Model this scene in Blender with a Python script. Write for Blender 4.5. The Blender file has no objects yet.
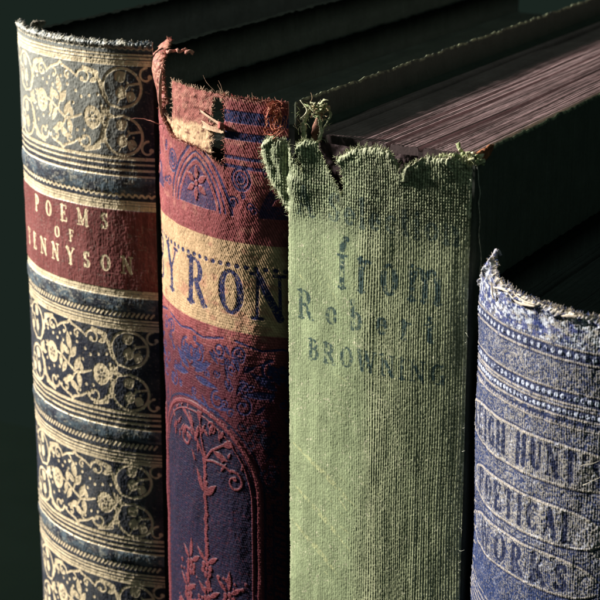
import bpy, math, random
import numpy as np

# ---------------------------------------------------------------- scene units
# All modelling below is in centimetres (z = 0 at the table); CM turns it to metres.
CM = 0.01
BASE = 13.0                      # the "z" of the painted patterns is measured from 13 cm above the table
R_ = math.radians
rng = np.random.default_rng(7)
random.seed(7)
sc = bpy.context.scene
col = sc.collection

# ---------------------------------------------------------------- bookkeeping
def empty(name, loc, label, cat, group=None):
    o = bpy.data.objects.new(name, None)
    o.empty_display_size = 0.02
    o.location = [c * CM for c in loc]
    o['label'] = label; o['category'] = cat
    if group: o['group'] = group
    col.objects.link(o)
    return o

def link(name, me, parent, root_loc, label=None):
    o = bpy.data.objects.new(name, me)
    col.objects.link(o)
    if parent is not None:
        o.parent = parent
    if label: o['label'] = label
    return o

def mesh_np(name, V, F, mat, smooth=True, attrs=None, origin=(0, 0, 0)):
    """V (n,3) in cm world, F (m,4) quads (or (m,3)); local origin at origin (cm)."""
    me = bpy.data.meshes.new(name)
    V = (np.asarray(V, float) - np.asarray(origin, float)) * CM
    F = np.asarray(F, np.int32)
    k = F.shape[1]
    me.vertices.add(len(V)); me.vertices.foreach_set('co', V.astype(np.float32).ravel())
    me.loops.add(F.size); me.loops.foreach_set('vertex_index', F.ravel())
    me.polygons.add(len(F))
    me.polygons.foreach_set('loop_start', np.arange(0, F.size, k, dtype=np.int32))
    me.polygons.foreach_set('loop_total', np.full(len(F), k, np.int32))
    me.polygons.foreach_set('use_smooth', np.full(len(F), smooth, bool))
    if attrs:
        for an, A in attrs.items():
            A = np.asarray(A, np.float32)
            if A.ndim == 2:
                a = me.attributes.new(an, 'FLOAT_COLOR', 'POINT')
                if A.shape[1] == 3: A = np.concatenate([A, np.ones((len(A), 1), np.float32)], 1)
                a.data.foreach_set('color', A.ravel())
            else:
                a = me.attributes.new(an, 'FLOAT', 'POINT')
                a.data.foreach_set('value', A.ravel())
    me.update(calc_edges=True)
    me.materials.append(mat)
    return me

# ---------------------------------------------------------------- numpy noise
def vnoise(x, y, seed=0):
    """smooth value noise in [0,1] at coordinates x, y (same shape)"""
    x0 = np.floor(x).astype(np.int64); y0 = np.floor(y).astype(np.int64)
    fx = x - x0; fy = y - y0
    fx = fx * fx * (3 - 2 * fx); fy = fy * fy * (3 - 2 * fy)
    def h(a, b):
        n = (a * 374761393 + b * 668265263 + seed * 2147483647 + 1013904223) & 0xffffffff
        n = ((n ^ (n >> 13)) * 1274126177) & 0xffffffff
        n = n ^ (n >> 16)
        return (n & 0xffff) / 65535.0
    return ((h(x0, y0) * (1 - fx) + h(x0 + 1, y0) * fx) * (1 - fy)
            + (h(x0, y0 + 1) * (1 - fx) + h(x0 + 1, y0 + 1) * fx) * fy)

def fbm(x, y, octv=4, seed=0, gain=0.5):
    s = 0; a = 1; t = 0
    for o in range(octv):
        s = s + a * vnoise(x * 2 ** o + 17.3 * o, y * 2 ** o - 9.1 * o, seed + o); t += a; a *= gain
    return s / t

def sstep(a, b, x):
    t = np.clip((x - a) / (b - a), 0, 1)
    return t * t * (3 - 2 * t)

def mixc(C, c, m):
    """blend colour array C towards colour c by mask m"""
    return C + (np.asarray(c, float) - C) * m[..., None]

# ---------------------------------------------------------------- pattern canvas
class Canvas:
    """a (z, u) grid over a spine; strokes, discs and letters are rasterised to masks"""
    def __init__(s, u0, u1, zs, du=0.01):
        s.u = np.linspace(u0, u1, int(round((u1 - u0) / du)) + 1)
        s.z = np.asarray(zs)                      # descending
        s.uu, s.zz = np.meshgrid(s.u, s.z)
        s.du = s.u[1] - s.u[0]
        s.aa = 0.012
    def new(s): return np.zeros(s.uu.shape)
    def win(s, a0, a1, b0, b1):
        j0 = max(int((a0 - s.u[0]) / s.du) - 1, 0); j1 = min(int((a1 - s.u[0]) / s.du) + 3, len(s.u))
        i0 = max(int(np.searchsorted(-s.z, -b1)) - 1, 0); i1 = min(int(np.searchsorted(-s.z, -b0)) + 2, len(s.z))
        return slice(i0, max(i1, i0)), slice(j0, max(j1, j0))
    def seg(s, M, p, q, w0, w1, v=1.0):
        w = max(w0, w1) / 2 + s.aa * 2
        W = s.win(min(p[0], q[0]) - w, max(p[0], q[0]) + w, min(p[1], q[1]) - w, max(p[1], q[1]) + w)
        x = s.uu[W]; y = s.zz[W]
        if x.size == 0: return
        dx, dy = q[0] - p[0], q[1] - p[1]; L2 = dx * dx + dy * dy + 1e-12
        t = np.clip(((x - p[0]) * dx + (y - p[1]) * dy) / L2, 0, 1)
        d = np.hypot(x - p[0] - t * dx, y - p[1] - t * dy)
        c = np.clip(((w0 + (w1 - w0) * t) / 2 - d) / s.aa + .5, 0, 1) * v
        np.maximum(M[W], c, out=M[W])
    def line(s, M, pts, w, v=1.0):
        n = len(pts)
        ws = w if hasattr(w, '__len__') else [w] * n
        for k in range(n - 1): s.seg(M, pts[k], pts[k + 1], ws[k], ws[k + 1], v)
    def disc(s, M, c, r, v=1.0, ry=None, rot=0):
        ry = ry or r; m = max(r, ry) + s.aa * 2
        W = s.win(c[0] - m, c[0] + m, c[1] - m, c[1] + m)
        x = s.uu[W] - c[0]; y = s.zz[W] - c[1]
        if x.size == 0: return
        ca, sa = math.cos(rot), math.sin(rot)
        X = x * ca + y * sa; Y = -x * sa + y * ca
        d = (np.hypot(X / r, Y / ry) - 1) * min(r, ry)
        cc = np.clip(-d / s.aa + .5, 0, 1)
        if v >= 0: np.maximum(M[W], cc * v, out=M[W])
        else: M[W] *= (1 - cc * -v)
    def leaf(s, M, p, ang, L, w, v=1.0):
        """pointed leaf from p in direction ang"""
        ca, sa = math.cos(ang), math.sin(ang)
        m = L + w
        W = s.win(p[0] - m, p[0] + m, p[1] - m, p[1] + m)
        x = s.uu[W] - p[0]; y = s.zz[W] - p[1]
        if x.size == 0: return
        X = (x * ca + y * sa) / L; Y = np.abs(-x * sa + y * ca)
        prof = w / 2 * np.sin(np.pi * np.clip(X, 0, 1) ** .8) ** .9
        cc = np.clip((prof - Y) / s.aa + .3, 0, 1) * (X > 0) * (X < 1)
        np.maximum(M[W], cc * v, out=M[W])
    def spiral(s, M, c, r0, a0, turns, w, shrink=.25, v=1.0, ball=1.6):
        """curl starting at radius r0 angle a0 (deg) winding inwards"""
        n = max(int(abs(turns) * 22), 8); pts = []; ws = []
        for k in range(n + 1):
            t = k / n; a = R_(a0 + 360 * turns * t); r = r0 * (1 - (1 - shrink) * t)
            pts.append((c[0] + r * math.cos(a), c[1] + r * math.sin(a))); ws.append(w * (1 - .25 * t))
        s.line(M, pts, ws, v)
        if ball: s.disc(M, pts[-1], w * ball / 2 * 1.2, v)
        return pts
    def arc(s, M, c, rx, ry, a0, a1, w, w2=None, v=1.0):
        n = max(int(abs(a1 - a0) / 12), 4); pts = []; ws = []
        for k in range(n + 1):
            a = R_(a0 + (a1 - a0) * k / n)
            pts.append((c[0] + rx * math.cos(a), c[1] + ry * math.sin(a)))
            ws.append(w if w2 is None else w + (w2 - w) * abs(math.cos(a)) ** 1.5)
        s.line(M, pts, ws, v)

# ---- letter shapes: thick and thin strokes with bracket serifs, in a box of height 1
TK, TN = .17, .075
def _s(x0, y0, x1, y1, w=TK): return ('l', x0, y0, x1, y1, w)
def _f(x, y, h=.13): return ('l', x - h, y, x + h, y, TN)          # serif
GL = {
 'P': (.62, [_s(.14,0,.14,1), _f(.14,0), _s(0,1,.34,1,TN), _s(.14,.46,.34,.46,TN), ('a',.34,.73,.22,.27,-90,90)]),
 'O': (.80, [('a',.4,.5,.33,.5,0,360)]),
 'E': (.62, [_s(.14,0,.14,1), _s(0,1,.54,1,TN), _s(0,0,.56,0,TN), _s(.14,.52,.4,.52,TN), _s(.54,1,.54,.84,TN), _s(.57,0,.57,.2,TN), _s(.4,.43,.4,.61,TN)]),
 'M': (.98, [_s(.14,0,.14,1,TN), _s(.14,1,.48,.08), _s(.48,.08,.8,1,TN), _s(.83,0,.83,1), _f(.14,0), _f(.83,0), _f(.08,1,.08), _f(.87,1,.1)]),
 'S': (.60, [('a',.3,.745,.21,.245,40,270), ('a',.3,.255,.22,.245,90,-140), _s(.49,.98,.49,.76,TN), _s(.08,.02,.08,.24,TN)]),
 'F': (.60, [_s(.14,0,.14,1), _s(0,1,.54,1,TN), _f(.14,0), _s(.14,.5,.4,.5,TN), _s(.54,1,.54,.82,TN), _s(.4,.42,.4,.6,TN)]),
 'T': (.70, [_s(.34,0,.34,1), _s(.02,1,.66,1,TN), _f(.34,0), _s(.02,1,.02,.8,TN), _s(.66,1,.66,.8,TN)]),
 'N': (.82, [_s(.13,0,.13,1,TN), _s(.13,1,.68,.02), _s(.68,0,.68,1,TN), _f(.13,0), _f(.06,1,.1), _f(.68,1)]),
 'Y': (.76, [_s(.06,1,.36,.48), _s(.36,.48,.66,1,TN), _s(.36,0,.36,.5), _f(.36,0), _f(.08,1), _f(.66,1,.1)]),
 'B': (.66, [_s(.14,0,.14,1), _s(0,1,.34,1,TN), _s(0,0,.36,0,TN), _s(.14,.53,.36,.53,TN), ('a',.33,.765,.2,.235,-90,90), ('a',.35,.265,.24,.265,-90,90)]),
 'R': (.74, [_s(.14,0,.14,1), _s(0,1,.34,1,TN), _f(.14,0), _s(.14,.5,.34,.5,TN), ('a',.34,.75,.22,.25,-90,90), _s(.34,.5,.62,.02), _f(.65,0,.08)]),
 'L': (.58, [_s(.14,0,.14,1), _f(.14,1), _s(0,0,.52,0,TN), _s(.53,0,.53,.24,TN)]),
 'I': (.32, [_s(.15,0,.15,1), _f(.15,0), _f(.15,1)]),
 'G': (.78, [('a',.4,.5,.33,.5,48,325), _s(.66,.06,.66,.42), _f(.66,.42,.11), _s(.64,.98,.64,.76,TN)]),
 'H': (.82, [_s(.14,0,.14,1), _s(.66,0,.66,1), _s(.14,.52,.66,.52,TN), _f(.14,0), _f(.14,1), _f(.66,0), _f(.66,1)]),
 'U': (.80, [_s(.14,.32,.14,1), _s(.66,.32,.66,1,TN), ('a',.4,.32,.26,.32,180,360), _f(.14,1), _f(.66,1)]),
 'C': (.72, [('a',.4,.5,.33,.5,48,312), _s(.63,.98,.63,.76,TN)]),
 'A': (.76, [_s(.08,0,.38,1,TN), _s(.38,1,.66,0), _s(.2,.36,.54,.36,TN), _f(.08,0,.1), _f(.66,0,.11)]),
 'W': (1.04, [_s(.06,1,.28,.02), _s(.28,.02,.5,.9,TN), _s(.5,.9,.74,.02), _s(.74,.02,.96,1,TN), _f(.08,1,.11), _f(.96,1,.09), _f(.5,1,.1)]),
 'K': (.78, [_s(.14,0,.14,1), _f(.14,0), _f(.14,1), _s(.18,.42,.62,1,TN), _s(.32,.56,.66,0), _f(.64,1,.1), _f(.68,0,.1)]),
 "'": (.24, [_s(.12,1,.09,.76,.1)]),
 'e': (.54, [('a',.27,.31,.21,.31,0,310), _s(.06,.34,.48,.34,TN)]),
 'l': (.30, [_s(.15,0,.15,1), _f(.15,0,.1), _s(.05,.97,.15,1,TN)]),
 'c': (.50, [('a',.27,.31,.21,.31,50,310), _s(.4,.55,.42,.5,.12)]),
 't': (.40, [_s(.18,.08,.18,.86), _s(.02,.62,.34,.62,TN), ('a',.28,.1,.1,.1,180,300)]),
 'i': (.30, [_s(.15,0,.15,.62), _f(.15,0,.1), _s(.05,.6,.15,.62,TN), _s(.15,.84,.151,.84,.16)]),
 'o': (.60, [('a',.3,.31,.23,.31,0,360)]),
 'n': (.68, [_s(.14,0,.14,.62), _f(.14,0,.11), _s(.04,.6,.14,.62,TN), ('a',.34,.42,.2,.2,170,0), _s(.54,0,.54,.42), _f(.54,0,.11)]),
 'm': (1.06, [_s(.14,0,.14,.62), _f(.14,0,.11), _s(.04,.6,.14,.62,TN), ('a',.33,.42,.19,.2,170,0), _s(.52,0,.52,.42), _f(.52,0,.1), ('a',.71,.42,.19,.2,170,0), _s(.9,0,.9,.42), _f(.9,0,.11)]),
 'r': (.48, [_s(.14,0,.14,.62), _f(.14,0,.11), _s(.04,.6,.14,.62,TN), ('a',.34,.42,.2,.2,160,60)]),
 'f': (.40, [_s(.16,0,.16,.8), _f(.16,0,.11), _s(.02,.62,.32,.62,TN), ('a',.29,.8,.13,.2,180,50)]),
 'b': (.62, [_s(.14,0,.14,1), _s(.04,.98,.14,1,TN), ('a',.32,.31,.21,.31,-150,150)]),
 ' ': (.35, []),
}
def glyph(cv, M, ch, x, y, h, sx=1.0, bold=1.0, tilt=0.0, v=1.0):
    w, S = GL[ch]
    def T(a, b): return (x + a * h * sx, y + b * h + tilt * a * h * sx)
    for st in S:
        if st[0] == 'l':
            wd = st[5] * h * bold
            cv.seg(M, T(st[1], st[2]), T(st[3], st[4]), wd, wd, v)
        else:
            _, cx, cy, rx, ry, a0, a1 = st
            rx2 = rx - TK * .3; n = max(int(abs(a1 - a0) / 14), 5); pts = []; ws = []
            for k in range(n + 1):
                a = R_(a0 + (a1 - a0) * k / n)
                pts.append(T(cx + rx2 * math.cos(a), cy + (ry - TN * .3) * math.sin(a)))
                ws.append((TN + (TK * 1.05 - TN) * abs(math.cos(a)) ** 1.4) * h * bold)
            cv.line(M, pts, ws, v)
    return w * h * sx

def text(cv, M, word, x0, x1, y, h, bold=1.0, tilt=0.0, sx=None, v=1.0):
    """lay a word from x0 to x1 with its baseline at y"""
    tot = sum(GL[c][0] for c in word) * h
    if sx is None: sx = .95
    gap = (x1 - x0 - tot * sx) / max(len(word) - 1, 1)
    x = x0
    for c in word:
        x += glyph(cv, M, c, x, y + tilt * (x - x0), h, sx, bold, tilt, v) + gap

# ---------------------------------------------------------------- materials
def nodes(name):
    m = bpy.data.materials.new(name); m.use_nodes = True
    nt = m.node_tree
    return m, nt, nt.nodes['Principled BSDF']
def N(nt, typ, **kw):
    n = nt.nodes.new(typ)
    for k, v in kw.items():
        if k in n.inputs: n.inputs[k].default_value = v
        else: setattr(n, k, v)
    return n

def surface_mat(name, rough=.6, spec=.3, n_scale=900, n_amt=.35, bump_scale=2500, bump_d=.00006,
                bump_s=.6, rough_gilt=None, metal_gilt=0.0, flat=None, sheen=0.0, stretch=(1, 1, 1)):
    """cloth, leather or paper whose colour comes from the modelled 'tint' (dye, print, rubbing, some painted sheen and shade)
    broken up by procedural noise; 'gilt' marks metal leaf."""
    m, nt, bs = nodes(name); L = nt.links
    tc = N(nt, 'ShaderNodeTexCoord'); mp = N(nt, 'ShaderNodeMapping'); mp.inputs['Scale'].default_value = stretch
    L.new(tc.outputs['Object'], mp.inputs['Vector'])
    n1 = N(nt, 'ShaderNodeTexNoise', Scale=n_scale, Detail=4.0, Roughness=.6)
    n3 = N(nt, 'ShaderNodeTexNoise', Scale=n_scale * .12, Detail=5.0, Roughness=.65)
    L.new(mp.outputs[0], n1.inputs['Vector']); L.new(mp.outputs[0], n3.inputs['Vector'])
    if flat is None:
        at = N(nt, 'ShaderNodeAttribute', attribute_name='tint'); src = at.outputs['Color']
    else:
        rg = N(nt, 'ShaderNodeRGB'); rg.outputs[0].default_value = (*flat, 1); src = rg.outputs[0]
    ad = N(nt, 'ShaderNodeMath', operation='ADD'); L.new(n1.outputs[0], ad.inputs[0]); L.new(n3.outputs[0], ad.inputs[1])
    mr = N(nt, 'ShaderNodeMapRange'); mr.inputs['From Min'].default_value = .6; mr.inputs['From Max'].default_value = 1.4
    mr.inputs['To Min'].default_value = 1 - n_amt; mr.inputs['To Max'].default_value = 1 + n_amt
    L.new(ad.outputs[0], mr.inputs['Value'])
    mx = N(nt, 'ShaderNodeVectorMath', operation='SCALE'); L.new(src, mx.inputs[0]); L.new(mr.outputs[0], mx.inputs['Scale'])
    L.new(mx.outputs[0], bs.inputs['Base Color'])
    bs.inputs['Roughness'].default_value = rough
    bs.inputs['Specular IOR Level'].default_value = spec
    if sheen: bs.inputs['Sheen Weight'].default_value = sheen; bs.inputs['Sheen Roughness'].default_value = .5
    n2 = N(nt, 'ShaderNodeTexNoise', Scale=bump_scale, Detail=3.0, Roughness=.6)
    L.new(mp.outputs[0], n2.inputs['Vector'])
    bp = N(nt, 'ShaderNodeBump', Strength=bump_s, Distance=bump_d)
    L.new(n2.outputs[0], bp.inputs['Height']); L.new(bp.outputs[0], bs.inputs['Normal'])
    if rough_gilt is not None:
        g = N(nt, 'ShaderNodeAttribute', attribute_name='gilt')
        r = N(nt, 'ShaderNodeMapRange'); L.new(g.outputs['Fac'], r.inputs['Value'])
        r.inputs['To Min'].default_value = rough; r.inputs['To Max'].default_value = rough_gilt
        rr = N(nt, 'ShaderNodeMath', operation='MULTIPLY_ADD'); L.new(n3.outputs[0], rr.inputs[0]); rr.inputs[1].default_value = .35
        rr2 = N(nt, 'ShaderNodeMath', operation='SUBTRACT'); L.new(r.outputs[0], rr2.inputs[0]); rr2.inputs[1].default_value = .17
        L.new(rr2.outputs[0], rr.inputs[2]); L.new(rr.outputs[0], bs.inputs['Roughness'])
        q = N(nt, 'ShaderNodeMath', operation='MULTIPLY'); L.new(g.outputs['Fac'], q.inputs[0]); q.inputs[1].default_value = metal_gilt
        L.new(q.outputs[0], bs.inputs['Metallic'])
    return m

# ---------------------------------------------------------------- spine surface
def arc_profile(xc, yc, r, a0, a1):
    """profile curve of a rounded spine seen from above; u runs along it in cm"""
    mid = (a0 + a1) / 2
    def f(u):
        a = R_(mid) + u / r
        return xc + r * np.sin(a), yc - r * np.cos(a), np.sin(a), -np.cos(a)
    U = r * R_((a1 - a0) / 2)
    return f, -U, U, (lambda deg: r * R_(deg - mid))

def spine_mesh(name, cv, prof, H, keep, tint, gilt, mat, root, origin, parts=None, parent=None, strip=0.9, thick=.06,
               lateral=None):
    """grid surface: profile(u) pushed out by H; cells where keep is False are cut away (torn cloth).
    parts: integer id per cell -> {id: (name,label)}; the part with id 0 is the spine itself."""
    nz, nu = cv.uu.shape
    x, y, nx, ny = prof(cv.uu)
    X = x + nx * H; Y = y + ny * H
    Z = cv.zz + BASE
    if lateral is not None:
        X = X + lateral[0]; Y = Y + lateral[1]; Z = Z + lateral[2]
    V = np.stack([X, Y, Z], -1).reshape(-1, 3)
    Nrm = np.stack([nx, ny, np.zeros_like(nx)], -1).reshape(-1, 3)
    idx = np.arange(nz * nu).reshape(nz, nu)
    kc = keep[:-1, :-1] & keep[1:, :-1] & keep[:-1, 1:] & keep[1:, 1:]
    pid = np.zeros(kc.shape, int) if parts is None else parts[0]
    names = {0: ('spine', None)} if parts is None else parts[1]
    T = tint.reshape(-1, tint.shape[-1]); G = None if gilt is None else gilt.reshape(-1)
    out = {}
    for p, (pn, pl) in names.items():
        m = kc & (pid == p)
        i, j = np.nonzero(m)
        F = np.stack([idx[i, j], idx[i + 1, j], idx[i + 1, j + 1], idx[i, j + 1]], 1)
        VV, TT, GG = V, T, G
        if p == 0 and strip:
            # give the torn edges a thickness: rim + inner face in a strip near the cut
            zc = cv.zz[:-1, :-1]
            km = kc.copy()
            st = m & (zc > strip)
            i2, j2 = np.nonzero(st)
            used = np.unique(np.concatenate([idx[i2, j2], idx[i2 + 1, j2], idx[i2 + 1, j2 + 1], idx[i2, j2 + 1]]))
            mp = np.full(nz * nu, -1); mp[used] = np.arange(len(used)) + nz * nu
            VV = np.concatenate([V, V[used] - Nrm[used] * thick]); TT = np.concatenate([T, T[used] * .8 + .03])
            if G is not None: GG = np.concatenate([G, G[used] * 0])
            Fi = np.stack([mp[idx[i2, j2]], mp[idx[i2, j2 + 1]], mp[idx[i2 + 1, j2 + 1]], mp[idx[i2 + 1, j2]]], 1)
            rim = []
            P = np.pad(km, 1)
            up = P[:-2, 1:-1]; dn = P[2:, 1:-1]; lf = P[1:-1, :-2]; rt = P[1:-1, 2:]
            for cond, a, b in ((~up, lambda i, j: idx[i, j], lambda i, j: idx[i, j + 1]),
                               (~dn, lambda i, j: idx[i + 1, j + 1], lambda i, j: idx[i + 1, j]),
                               (~lf, lambda i, j: idx[i + 1, j], lambda i, j: idx[i, j]),
                               (~rt, lambda i, j: idx[i, j + 1], lambda i, j: idx[i + 1, j + 1])):
                e = st & cond; i3, j3 = np.nonzero(e)
                A = a(i3, j3); B = b(i3, j3)
                ok = (mp[A] >= 0) & (mp[B] >= 0); A, B = A[ok], B[ok]
                rim.append(np.stack([A, B, mp[B], mp[A]], 1))
            F = np.concatenate([F, Fi] + rim)
        us, inv = np.unique(F, return_inverse=True)
        F = inv.reshape(F.shape)
        at = {'tint': TT[us]}
        if GG is not None: at['gilt'] = GG[us]
        me = mesh_np(pn, VV[us], F, mat, True, at, origin)
        par = root if p == 0 else out[0]
        out[p] = link(pn, me, par, None, pl)
    return out

def zgrid(top, bot, dz=.0105, table=-BASE + .02):
    a = np.arange(top, bot, -dz)
    b = np.arange(bot, table, -.06)
    return np.concatenate([a, b, [table]])

# ---------------------------------------------------------------- boards, pages, scraps
def board(name, x0, x1, y0, y1, ztop, mat, root, origin, ridge=None, tint=(.1, .1, .1), seed=1, edge_tint=(.4, .4, .35), label=None, drop=0.0, full=False):
    """cover board: a rounded slab, its top edge worn pale, or painted dark as if unlit (full). ridge='lo'/'hi' leaves the top edge
    high on that x side only (the inner side is bevelled away)."""
    ny = 260; zs = [-BASE + .02, -4, ztop - .6, ztop - .2, ztop - .08, ztop - .03, ztop]
    ys = np.linspace(y0, y1, ny)
    t = x1 - x0
    ring = []
    n1 = (fbm(ys * 7, ys * 0, 4, seed) - .5) * .07 - drop * sstep(y0 + 1.4, y0, ys)
    prof = []
    if ridge == 'lo': topx = [x0 + .0, x0 + .05]; inner = [(x1, -.34), (x0 + .12, -.06)]
    elif ridge == 'hi': topx = [x1 - .05, x1]; inner = None
    # cross-section (x, dz from top), counter-clockwise seen from -y
    if ridge == 'lo':
        cs = [(x0, None), (x0, -.5), (x0, -.04), (x0 + .004, -.006), (x0 + .018, 0), (x0 + .024, -.02), (x0 + .026, -.06), (x0 + .03, -.48), (x1, -.52), (x1, None)]
    elif ridge == 'hi':
        cs = [(x0, None), (x0, -.36), (x0 + .02, -.3), (x1 - .05, -.03), (x1 - .028, 0), (x1 - .008, -.008), (x1, -.06), (x1, -.5), (x1, None)]
    else:
        cs = [(x0, None), (x0, -.5), (x0, -.05), (x0 + .04, 0), (x1 - .04, 0), (x1, -.05), (x1, -.5), (x1, None)]
    V = []; T = []
    nc = len(cs)
    for k, (cx, dz) in enumerate(cs):
        z = np.full(ny, BASE + ztop) + (dz if dz is not None else 0) + (n1 if dz is not None and dz > -.3 else 0)
        if dz is None: z = np.full(ny, .02)
        edge = 1.0 if (dz is not None and dz > -.055) else 0.0
        wob = (fbm(ys * 9, ys * 0, 3, seed + 5) - .5) * .02
        V.append(np.stack([cx + wob, ys, z], 1))
        w = np.clip((fbm(ys * 14, ys * 0 + k * .3, 3, seed + 9) - .35) * 4, 0, 1) * edge
        if full: w = np.full(ny, edge)  # whole top edge takes the edge colour: shade painted on dark boards
        T.append(np.asarray(tint)[None] * (1 - w[:, None]) + np.asarray(edge_tint)[None] * w[:, None])
    V = np.array(V); T = np.array(T)
    idx = np.arange(nc * ny).reshape(nc, ny)
    F = []
    for k in range(nc):
        k2 = (k + 1) % nc
        for q in range(ny - 1):
            F.append((idx[k, q], idx[k, q + 1], idx[k2, q + 1], idx[k2, q]))
    V = V.reshape(-1, 3); T = T.reshape(-1, 3)
    # end caps as quad fans
    for q, flip in ((0, False), (ny - 1, True)):
        c = [idx[k, q] for k in range(nc)]
        a, b = 0, nc - 1
        while b - a >= 3:
            f = (c[a], c[a + 1], c[b - 1], c[b]); F.append(f[::-1] if flip else f); a += 1; b -= 1
        if b - a == 2: f = (c[a], c[a + 1], c[b], c[b]); F.append((c[a], c[a + 1], c[a + 1], c[b]) if 0 else (c[a], c[a + 1], c[b], c[a]))
    F = [f for f in F if len(set(f)) == 4]
    me = mesh_np(name, V, F, mat, False, {'tint': T}, origin)
    return link(name, me, root, None, label)

def page_block(x0, x1, yfun, y1, ztop, mat, root, origin, tint, seed=3, amp=.03, nx=720, zdip=None, edge_up=0.0):
    """stack of leaves: the top is a corrugated field whose ridges (leaf edges) run from spine to fore-edge"""
    ny = 90
    xs = np.linspace(x0, x1, nx); t = np.linspace(0, 1, ny) ** 1.6
    XX, TT = np.meshgrid(xs, t)
    Y0 = yfun(XX); YY = Y0 + (y1 - Y0) * TT
    drift = (fbm(XX * .7, YY * .2, 2, seed) - .5) * .18
    q = XX + drift * np.clip(YY - Y0, 0, 3) * .35
    h = (fbm(q * 60, YY * .12, 2, seed + 1) - .5) * amp * 1.2
    h += (fbm(q * 9, YY * .12, 3, seed + 2) - .5) * amp * 1.0
    gap = np.clip((fbm(q * 11, YY * .08, 2, seed + 3) - .70) * 10, 0, 1)
    h -= gap * amp * 3.0
    h += (fbm(XX * 30, YY * 30, 2, seed + 4) - .5) * .008
    if zdip is not None: h += zdip(XX, YY)
    Z = BASE + ztop + h
    base = np.asarray(tint)
    v = fbm(q * 45, YY * .2, 3, seed + 6); st = fbm(XX * 2, YY * 1.3, 4, seed + 8)
    C = base[None, None] * (.8 + .4 * v[..., None]) * (1 - .5 * gap[..., None]) * (.75 + .5 * st[..., None])
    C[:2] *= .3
    V = np.stack([XX, YY, Z], -1)
    top = V.reshape(-1, 3); n = ny * nx
    idx = np.arange(n).reshape(ny, nx)
    F = np.stack([idx[:-1, :-1], idx[:-1, 1:], idx[1:, 1:], idx[1:, :-1]], -1).reshape(-1, 4)
    # walls down to the table along front, back and sides
    loop = np.concatenate([idx[0, :], idx[1:, -1], idx[-1, -2::-1], idx[-2:0:-1, 0]])
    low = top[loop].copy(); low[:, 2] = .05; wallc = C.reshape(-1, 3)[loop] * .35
    li = np.arange(len(loop)) + n
    Fw = np.stack([loop, li, np.roll(li, -1), np.roll(loop, -1)], 1)
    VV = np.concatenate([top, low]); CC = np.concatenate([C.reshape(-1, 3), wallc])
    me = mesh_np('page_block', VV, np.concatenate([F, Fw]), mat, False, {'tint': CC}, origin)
    return link('page_block', me, root, None)

class Scraps:
    """threads and strips of torn cloth swept along paths, collected into one mesh"""
    def __init__(s): s.V = []; s.F = []; s.T = []; s.n = 0
    def sweep(s, pts, w, th, colr, side=(1, 0, 0), ns=8, jit=0.0, sub=6, col2=None, flat=1.0, seed=0, weave=0.0):
        P = np.asarray(pts, float)
        # Catmull-Rom
        if len(P) > 2:
            Q = np.concatenate([[2 * P[0] - P[1]], P, [2 * P[-1] - P[-2]]]); o = []; par = []
            for k in range(len(P) - 1):
                a, b, c, d = Q[k:k + 4]
                for t in np.linspace(0, 1, sub, endpoint=False):
                    o.append(.5 * ((2 * b) + (c - a) * t + (2 * a - 5 * b + 4 * c - d) * t * t + (3 * b - a - 3 * c + d) * t ** 3)); par.append(k + t)
            o.append(P[-1]); par.append(len(P) - 1); C = np.array(o); par = np.array(par) / (len(P) - 1)
        else:
            par = np.linspace(0, 1, sub); C = P[0] + (P[-1] - P[0]) * par[:, None]
        n = len(C)
        W = np.interp(par, np.linspace(0, 1, len(w)), w) if hasattr(w, '__len__') else np.full(n, w)
        TH = np.interp(par, np.linspace(0, 1, len(th)), th) if hasattr(th, '__len__') else np.full(n, th)
        S = np.asarray(side, float)
        if S.ndim == 2:
            S = np.stack([np.interp(par, np.linspace(0, 1, len(S)), S[:, k]) for k in range(3)], 1)
        else: S = np.repeat(S[None], n, 0)
        tg = np.gradient(C, axis=0); tg /= np.linalg.norm(tg, axis=1, keepdims=True) + 1e-9
        S = S - tg * (S * tg).sum(1, keepdims=True); S /= np.linalg.norm(S, axis=1, keepdims=True) + 1e-9
        B = np.cross(tg, S)
        r = np.random.default_rng(seed + s.n)
        c0 = np.asarray(colr, float); c1 = c0 if col2 is None else np.asarray(col2, float)
        base = s.n
        for k in range(n):
            for q in range(ns):
                a = 2 * math.pi * q / ns
                jj = 1 + (r.random() - .5) * jit
                cup = flat * (math.cos(a) ** 2) * W[k] * .25
                s.V.append(C[k] + S[k] * math.cos(a) * W[k] / 2 * jj + B[k] * (math.sin(a) * TH[k] / 2 * jj + cup))
                m = r.random() if col2 is not None else 0
                br = 1 + (r.random() - .5) * .5 * (jit > 0) + (weave if (k + q) % 2 else -weave)
                s.T.append((c0 * (1 - m) + c1 * m) * br)
        s.n += n * ns
        for k in range(n - 1):
            for q in range(ns):
                a = base + k * ns + q; b = base + k * ns + (q + 1) % ns
                s.F.append((a, b, b + ns, a + ns))
        for ring in (base, base + (n - 1) * ns):
            for q in range(1, ns // 2):
                f = (ring + q - 1, ring + q, ring + (ns - q) % ns if q else ring, ring + (ns - q + 1) % ns)
                if len(set(f)) == 4: s.F.append(f)
    def thread(s, p, d, L, w=.012, colr=(.5, .5, .4), curl=.5, seg=4, ns=4):
        P = [np.array(p, float)]; d = np.array(d, float); d /= np.linalg.norm(d) + 1e-9
        for k in range(seg):
            d = d + np.array([random.uniform(-curl, curl) for _ in range(3)]); d /= np.linalg.norm(d)
            P.append(P[-1] + d * L / seg)
        s.sweep(P, [w, w * .8, w * .35], [w, w * .8, w * .35], colr, side=(1, .3, .2), ns=ns, sub=3, flat=0)
    def build(s, name, mat, parent, origin, label=None):
        me = mesh_np(name, np.array(s.V), np.array(s.F), mat, True, {'tint': np.clip(np.array(s.T), 0, 1)}, origin)
        return link(name, me, parent, None, label)

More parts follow.
